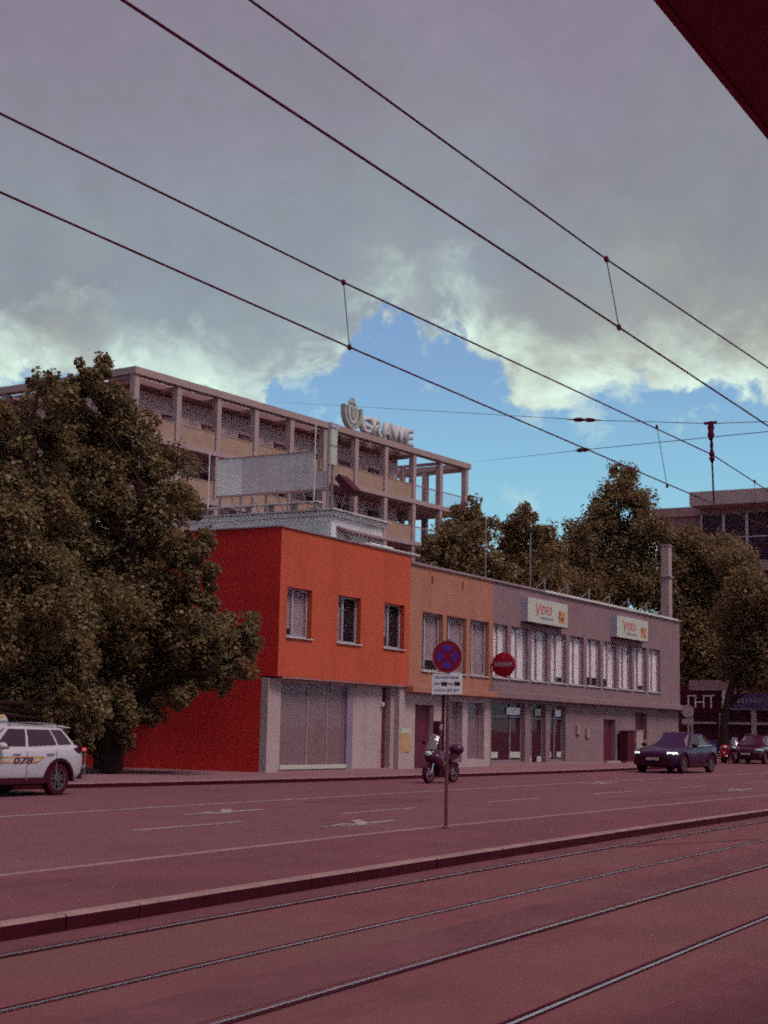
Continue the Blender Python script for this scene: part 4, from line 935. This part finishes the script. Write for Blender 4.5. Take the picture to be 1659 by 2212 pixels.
c2, body, hw, P0, P1 = car('parked_car', 'black car with pale roof rails parked at the right picture edge', (86.3 + 2.3, 25.6 + .0, gz(88)), math.pi + math.radians(2), car_grey, S_RAV,
    [(1.02, 0), (.80, .80), (-.32, .86), (-1.35, .85), (-2.02, .76), (-2.2, 0)], [(.22, 0), (.06, .61), (-.42, .66), (-1.30, .65), (-1.88, .60), (-1.97, 0)], (1.57, .012), (1.35, -1.34), .36)
car_face(c2, hw, .80, lit=False)
for sd in (1, -1): put('roof_rail', B().tube([(.05, sd * .60, 1.64), (-.7, sd * .63, 1.70), (-1.6, sd * .61, 1.68), (-1.75, sd * .60, 1.62)], .02, 7), chrome, c2, smooth=True)

def motorbike(name, label, loc, rotz, paint, screen=True, group=None, top_box=True, scooter=False):
    """x forward; parts: wheels, fork, engine, tank, fairing, screen, seat, lamps, mirrors, exhaust"""
    t = thing(name, label, 'motorbike' if not scooter else 'scooter', loc, rotz, group)
    r = .31 if not scooter else .24; xf, xr = (.72, -.72) if not scooter else (.62, -.60)
    for x in (xf, xr):
        w = put('wheel', B().lathe([(r - .10, -.045), (r - .03, -.065), (r, -.03), (r, .03), (r - .03, .065), (r - .10, .045)], 26, 'y', (x, 0, r)), black, t, smooth=True)
        b = B().lathe([(r - .10, -.05), (r - .085, .0), (r - .10, .05), (r - .14, .03), (r - .14, -.03)], 26, 'y', (x, 0, r))
        for k in range(6): a = math.pi / 3 * k; b.tube([(x, 0, r), (x + (r - .11) * math.cos(a), 0, r + (r - .11) * math.sin(a))], .014, 5)
        put('rim', b, alloy, w)
        put('mudguard', B().loft([[(x + (r + .03) * math.cos(a), -.075, r + (r + .03) * math.sin(a)), (x + (r + .045) * math.cos(a), 0, r + (r + .045) * math.sin(a)), (x + (r + .03) * math.cos(a), .075, r + (r + .03) * math.sin(a)), (x + (r + .02) * math.cos(a), 0, r + (r + .02) * math.sin(a))] for a in np.linspace(.5, 2.5, 10)]), paint, t, smooth=True)
    put('fork', B().tube([(xf, -.09, r), (xf - .26, -.09, .92)], .026, 7).tube([(xf, .09, r), (xf - .26, .09, .92)], .026, 7), chrome, t)
    if not scooter:
        put('engine', B().box(-.28, .34, -.17, .17, .22, .58).lathe([(0, -.24), (.13, -.22), (.14, .22), (0, .24)], 14, 'y', (.0, 0, .36)), clad, t, bevel=.03)
        put('fuel_tank', B().ball((.12, 0, .80), (.36, .20, .19), 14, 10), paint, t, smooth=True)
        put('fairing', B().loft([[(x_, -w_, z0), (x_ + .03, -w_ * 1.05, (z0 + z1) / 2), (x_, -w_ * .8, z1), (x_ + .02, 0, z1 + .04), (x_, w_ * .8, z1), (x_ + .03, w_ * 1.05, (z0 + z1) / 2), (x_, w_, z0), (x_, 0, z0 - .04)] for x_, w_, z0, z1 in ((.08, .25, .42, .90), (.35, .30, .46, 1.02), (.58, .27, .60, 1.06), (.74, .16, .72, .98), (.80, .05, .78, .9))]), paint, t, smooth=True, subsurf=1)
        put('swing_arm', B().tube([(xr, -.10, r), (-.1, -.12, .40)], .03, 6).tube([(xr, .10, r), (-.1, .12, .40)], .03, 6), alloy, t)
    else:
        put('floor_board', B().box(-.30, .30, -.18, .18, .26, .34), clad, t, bevel=.02)
        put('leg_shield', B().prism([(.34, .28), (.44, .30), (.54, .98), (.44, 1.02)], 'y', -.24, .24), paint, t, bevel=.04)
        put('rear_cowl', B().ball((-.48, 0, .55), (.46, .21, .26), 14, 10), paint, t, smooth=True)
        put('engine', B().box(-.70, -.3, -.13, .13, .2, .42), clad, t, bevel=.03)
    put('seat', B().loft([[(x_, -w_, z_), (x_, -w_ * .8, z_ + .09), (x_, w_ * .8, z_ + .09), (x_, w_, z_)] for x_, w_, z_ in ((.0, .10, .76), (-.30, .17, .74), (-.62, .15, .80), (-.86, .09, .88))]), clad, t, smooth=True)
    put('tail', B().prism([(-.4, .62), (-.98, .80), (-1.0, .88), (-.4, .76)], 'y', -.11, .11), paint, t, bevel=.02)
    put('tail_lamp', B().box(-1.02, -1.0, -.08, .08, .80, .86), tail_red, t)
    put('handlebar', B().tube([(.30, -.38, 1.04), (.42, -.18, 1.06), (.44, 0, 1.05), (.42, .18, 1.06), (.30, .38, 1.04)], .016, 7), clad, t)
    if screen:
        put('windscreen', B().loft([[(.66 - .30 * v, -.22 * (1 - .25 * v), 1.02 + .42 * v), (.74 - .30 * v, -.10, 1.03 + .44 * v), (.74 - .30 * v, .10, 1.03 + .44 * v), (.66 - .30 * v, .22 * (1 - .25 * v), 1.02 + .42 * v)] for v in np.linspace(0, 1, 5)], closed=False, caps=False), screen_m, t, smooth=True)
    for sd in (1, -1):
        m_ = put('mirror', B().ball((.36, sd * .42, 1.24), (.025, .075, .05), 10, 6), clad, t, smooth=True); put('stem', B().tube([(.36, sd * .30, 1.04), (.36, sd * .40, 1.22)], .009, 5), clad, m_)
        put('indicator', B().ball((.62, sd * .24, .86), (.05, .03, .025), 8, 6), lamp_glass, t)
    put('headlight', B().ball((.76 if not scooter else .5, 0, .90), (.07, .13, .085), 12, 8), lamp_glass, t, smooth=True)
    put('exhaust', B().tube([(.15, -.16, .30), (-.3, -.19, .28), (-.55, -.2, .36), (-.98, -.2, .48)], [.03, .03, .055, .06], 9), chrome, t, smooth=True)
    if top_box: put('top_box', B().ball((-.92, 0, 1.04), (.23, .26, .18), 14, 8), paint, t, smooth=True)
    put('stand', B().tube([(-.05, .14, .3), (-.02, .30, .0)], .014, 5), clad, t)
    return t
q = on_ground(952, 1691.5); motorbike('motorbike', 'dark touring motorbike with pale windscreen parked behind the sign pole', (q[0], q[1], gz(q[0])), math.pi - math.radians(4), bike_dark, True)
q = on_ground(1553, 1648); motorbike('scooter', 'small red scooter parked under the street trees', (q[0] + .3, q[1] - .2, gz(q[0]) - .0), math.pi + math.radians(25), bike_red, False, None, False, True)
q = on_ground(1585, 1650); motorbike('motorbike', 'dark motorbike with windscreen between red scooter and parked black car', (q[0] + .6, q[1] + .1, gz(q[0])), math.pi + math.radians(12), bike_dark, True, None, True)

# ------------------------------------------------------------------ trees
def leaf_mesh(name, blobs, per_m2, size, mats, squash=.85, holes=()):
    """blobs: (x, y, z, radius). many single leaves on and inside the clumps"""
    P, N = [], []
    for x, y, z, r in blobs:
        sub = max(8, int(14 * r * r)); n = int(per_m2 * 4 * math.pi * r * r)
        d = rng.normal(size=(sub, 3)); d /= np.linalg.norm(d, axis=1)[:, None]
        cc = np.array([x, y, z]) + d * (r * rng.uniform(.35, 1.0, (sub, 1))) * np.array([1, 1, squash])
        rr = r * rng.uniform(.28, .52, sub)
        k = rng.integers(0, sub, n); e = rng.normal(size=(n, 3)); e /= np.linalg.norm(e, axis=1)[:, None]
        p = cc[k] + e * (rr[k] * rng.uniform(.3, 1.0, n) ** .5)[:, None]
        P.append(p); N.append(e * .7 + np.array([0, 0, .75]) + rng.normal(size=(n, 3)) * .55)
    P = np.concatenate(P); N = np.concatenate(N); N /= np.linalg.norm(N, axis=1)[:, None]
    for (hx, hy, hz, hr, keep) in holes:
        dist = np.linalg.norm(P - np.array([hx, hy, hz]), axis=1); m = (dist > hr) | (rng.random(len(P)) < keep); P, N = P[m], N[m]
    n = len(P)
    a = np.cross(N, rng.normal(size=(n, 3))); a /= np.linalg.norm(a, axis=1)[:, None]; b = np.cross(N, a)
    s = size * rng.uniform(.6, 1.35, n)[:, None]
    L = [(-.5, 0, 0), (-.12, .42, -.06), (.5, 0, -.10), (-.12, -.42, -.06)]
    V = np.stack([P + a * s * u + b * s * v + N * s * w for u, v, w in L], 1).reshape(-1, 3)
    me = bpy.data.meshes.new(name); me.vertices.add(4 * n); me.vertices.foreach_set('co', V.ravel())
    me.loops.add(4 * n); me.loops.foreach_set('vertex_index', np.arange(4 * n, dtype=np.int32))
    me.polygons.add(n); me.polygons.foreach_set('loop_start', np.arange(0, 4 * n, 4, dtype=np.int32)); me.polygons.foreach_set('loop_total', np.full(n, 4, np.int32))
    me.polygons.foreach_set('material_index', rng.choice(3, n, p=[.55, .25, .20]).astype(np.int32))
    me.update(calc_edges=True)
    return me
def tree(name, label, foot, blobs, per_m2, size, mats, tr=.28, group=None, holes=()):
    t = thing(name, label, 'tree', foot, 0, group); f = Vector(foot)
    L = [Vector(b[:3]) - f for b in blobs]; top = max(L, key=lambda v: v.z); H = top.z
    cen = sum(L, Vector()) / len(L)
    pts = [Vector((0, 0, -.1)), Vector((.05, 0, H * .2)), Vector((cen.x * .35, cen.y * .35, H * .45)), Vector((cen.x * .7, cen.y * .7, H * .7)), top * .97]
    tk = put('trunk', B().tube(pts, [tr * 1.25, tr, tr * .75, tr * .42, .04], 10), bark, t, smooth=True)
    for i, v in enumerate(L):
        if v.z > H * .95: continue
        k = max(.16, min(.8, v.z / H - .18)); z = H * k; s = np.interp(z, [p.z for p in pts], range(5)); a = pts[int(s)].lerp(pts[min(4, int(s) + 1)], s - int(s))
        m_ = a.lerp(v, .55) + Vector((random.uniform(-.2, .2), random.uniform(-.2, .2), random.uniform(.0, .35)))
        r0 = tr * .42 * (1 - k * .6); put('limb', B().tube([a, a.lerp(m_, .5) + Vector((0, 0, .12)), m_, v], [r0, r0 * .7, r0 * .5, .02], 6), bark, tk, smooth=True)
    bl = [(b[0] - f.x, b[1] - f.y, b[2] - f.z, b[3]) for b in blobs]
    me = leaf_mesh('crown', bl, per_m2, size, mats, holes=[(h[0] - f.x, h[1] - f.y, h[2] - f.z, h[3], h[4]) for h in holes])
    put('crown', me, mats, t)
    return t
def blobs_at(L, D, spread, seed):
    """clump centres seen at these pixels, each at its own distance about D"""
    r_ = random.Random(seed); out = []
    for x, y, r in L:
        for k in range(2):
            d = D + r_.uniform(-spread, spread) + (0 if k == 0 else spread * .6)
            p = at_range(x + r_.uniform(-8, 8) * k, y + r_.uniform(-8, 8) * k, d); out.append((p[0], p[1], p[2], r * d / F * (1 if k == 0 else .9)))
    return out
g_ = lambda x, y: (x, y, gz(x) + .12)
TA = [(206, 800, 40), (150, 850, 46), (180, 830, 40), (235, 860, 55), (150, 880, 55), (290, 930, 65), (200, 960, 80), (350, 1000, 60), (240, 1060, 95), (355, 1090, 70), (160, 1090, 75), (300, 1170, 95), (395, 1200, 52), (210, 1190, 90), (420, 1290, 48), (330, 1290, 90), (490, 1370, 52), (545, 1345, 28), (430, 1400, 70), (540, 1420, 34), (330, 1410, 80), (230, 1320, 90), (240, 1440, 80), (470, 1475, 30), (390, 1490, 48), (300, 1500, 52), (430, 1170, 40), (440, 1240, 38), (180, 1490, 60), (250, 1520, 50), (330, 1540, 34), (215, 1560, 46), (160, 1560, 46), (265, 1565, 40), (225, 1610, 34), (180, 1605, 30), (170, 960, 60), (150, 1180, 70), (160, 1280, 70), (190, 1400, 75), (270, 1600, 26), (140, 1020, 55), (500, 1400, 46), (535, 1375, 36), (515, 1445, 36), (455, 1440, 52), (440, 1350, 45), (400, 1350, 55)]
TB = [(95, 830, 36), (130, 870, 46), (5, 900, 46), (60, 900, 60), (105, 940, 55), (20, 960, 55), (50, 1030, 85), (105, 1110, 75), (25, 1140, 85), (85, 1220, 85), (20, 1260, 80), (130, 1310, 75), (40, 1370, 85), (140, 1420, 75), (30, 1470, 70), (110, 1500, 62), (180, 1520, 50), (50, 1530, 50), (0, 1540, 50), (110, 1555, 44), (190, 1560, 36), (0, 1400, 70), (0, 1050, 70)]
tree('plane_tree', 'big broad plane tree reaching over the red side wall', g_(37.6, 30.9), blobs_at(TA, 48.5, 1.6, 3), 165, .128, leafA, .30, 'plane trees at the pavement')
tree('plane_tree', 'leafy plane tree at the left edge behind the taxi', g_(30.6, 31.0), blobs_at(TB, 44.5, 1.6, 4), 165, .124, leafA, .28, 'plane trees at the pavement')
FT = [('round bushy tree behind the brown wall', (1015, 1330), 86, [(1010, 1105, 30), (985, 1150, 38), (1040, 1150, 36), (960, 1200, 40), (1020, 1210, 48), (1060, 1230, 40), (930, 1180, 26), (920, 1225, 26), (1000, 1270, 45)], None),
      ('small pointed tree between two larger trees above the roof', (1140, 1330), 92, [(1140, 1112, 26), (1115, 1150, 32), (1165, 1160, 32), (1100, 1200, 40), (1150, 1210, 44), (1120, 1260, 46), (1180, 1265, 42)], None),
      ('tallest tree with sky gaps in its crown behind the pale roof edge', (1345, 1340), 108, [(1345, 1030, 28), (1330, 1075, 40), (1375, 1090, 36), (1300, 1120, 40), (1350, 1130, 44), (1400, 1140, 40), (1260, 1150, 36), (1240, 1190, 42), (1300, 1200, 52), (1370, 1200, 54), (1250, 1260, 50), (1330, 1270, 55), (1400, 1270, 50), (1210, 1230, 40)], [(1352, 1112, 17, .10), (1330, 1090, 12, .12), (1372, 1122, 10, .15)]),
      ('wide street tree beyond the grey building end', (1500, 1640), 109, [(1475, 1170, 36), (1520, 1200, 42), (1560, 1190, 40), (1460, 1240, 44), (1530, 1260, 54), (1480, 1320, 54), (1560, 1330, 54), (1490, 1400, 52), (1550, 1420, 52), (1500, 1465, 40), (1580, 1470, 36)], None),
      ('street tree with dark trunk in front of the blue shop band', (1565, 1642), 98, [(1590, 1215, 40), (1620, 1270, 44), (1650, 1300, 44), (1600, 1340, 52), (1650, 1390, 52), (1595, 1430, 46), (1640, 1465, 40), (1690, 1350, 60), (1690, 1440, 50)], None),
      ('low dark tree filling the gap behind the second roof aerial', (1195, 1330), 104, [(1180, 1200, 40), (1210, 1260, 45), (1090, 1240, 42), (1060, 1280, 46), (1150, 1290, 46), (1270, 1290, 46)], None)]
for i, (lab, ft, D, L, H) in enumerate(FT):
    p = at_range(ft[0], ft[1], D)
    holes = [(*at_range(x, y, D + 2), r * D / F * 2.2, k) for x, y, r, k in H] if H else ()
    if H: holes = [(*at_range(x, y, D + dd), r * D / F * 1.15, k) for x, y, r, k in H for dd in (-5, -4, -3, -2, -1, 0, 1, 2, 3, 4, 5)]
    tree('street_tree', lab, g_(p[0], p[1]), blobs_at([(x, y, r * 1.22) for x, y, r in L], D, 1.8, 20 + i), 62, .20, leafB, .26, 'trees behind the low building', holes)
# dark planting behind the taxi, enlarged and set close to darken the red wall
for k, (px, D, lab, Lb) in enumerate(((30, 50, 'low dark bushy tree behind the taxi at the left edge', [(30, 1420, 70), (-30, 1480, 70), (70, 1490, 66), (10, 1560, 60), (90, 1570, 52), (-40, 1590, 60), (50, 1610, 44), (120, 1600, 36)]),
                                      (215, 53, 'low dark bushy tree against the red wall behind the taxi', [(200, 1420, 66), (150, 1480, 60), (250, 1480, 66), (310, 1470, 50), (190, 1545, 54), (270, 1545, 50), (150, 1590, 40), (215, 1600, 34)]))):
    p = at_range(px, 1600, D)
    tree('street_tree', lab, g_(p[0], p[1]), blobs_at(Lb, D, .9, 60 + k), 90, .16, leafA, .16, 'trees behind the taxi')
for k, (x, y, lab) in enumerate(((24.5, 33.5, 'broad tree added out of view to shade the red wall'),)):  # unseen tree, added to darken the red side wall
    Lb = [(x + random.uniform(-3.2, 3.2), y + random.uniform(-3.2, 3.2), random.uniform(4.5, 11.5), random.uniform(1.3, 1.9)) for _ in range(22)]
    tree('plane_tree', lab, g_(x, y), Lb, 34, .24, leafA, .28, 'plane trees at the pavement')
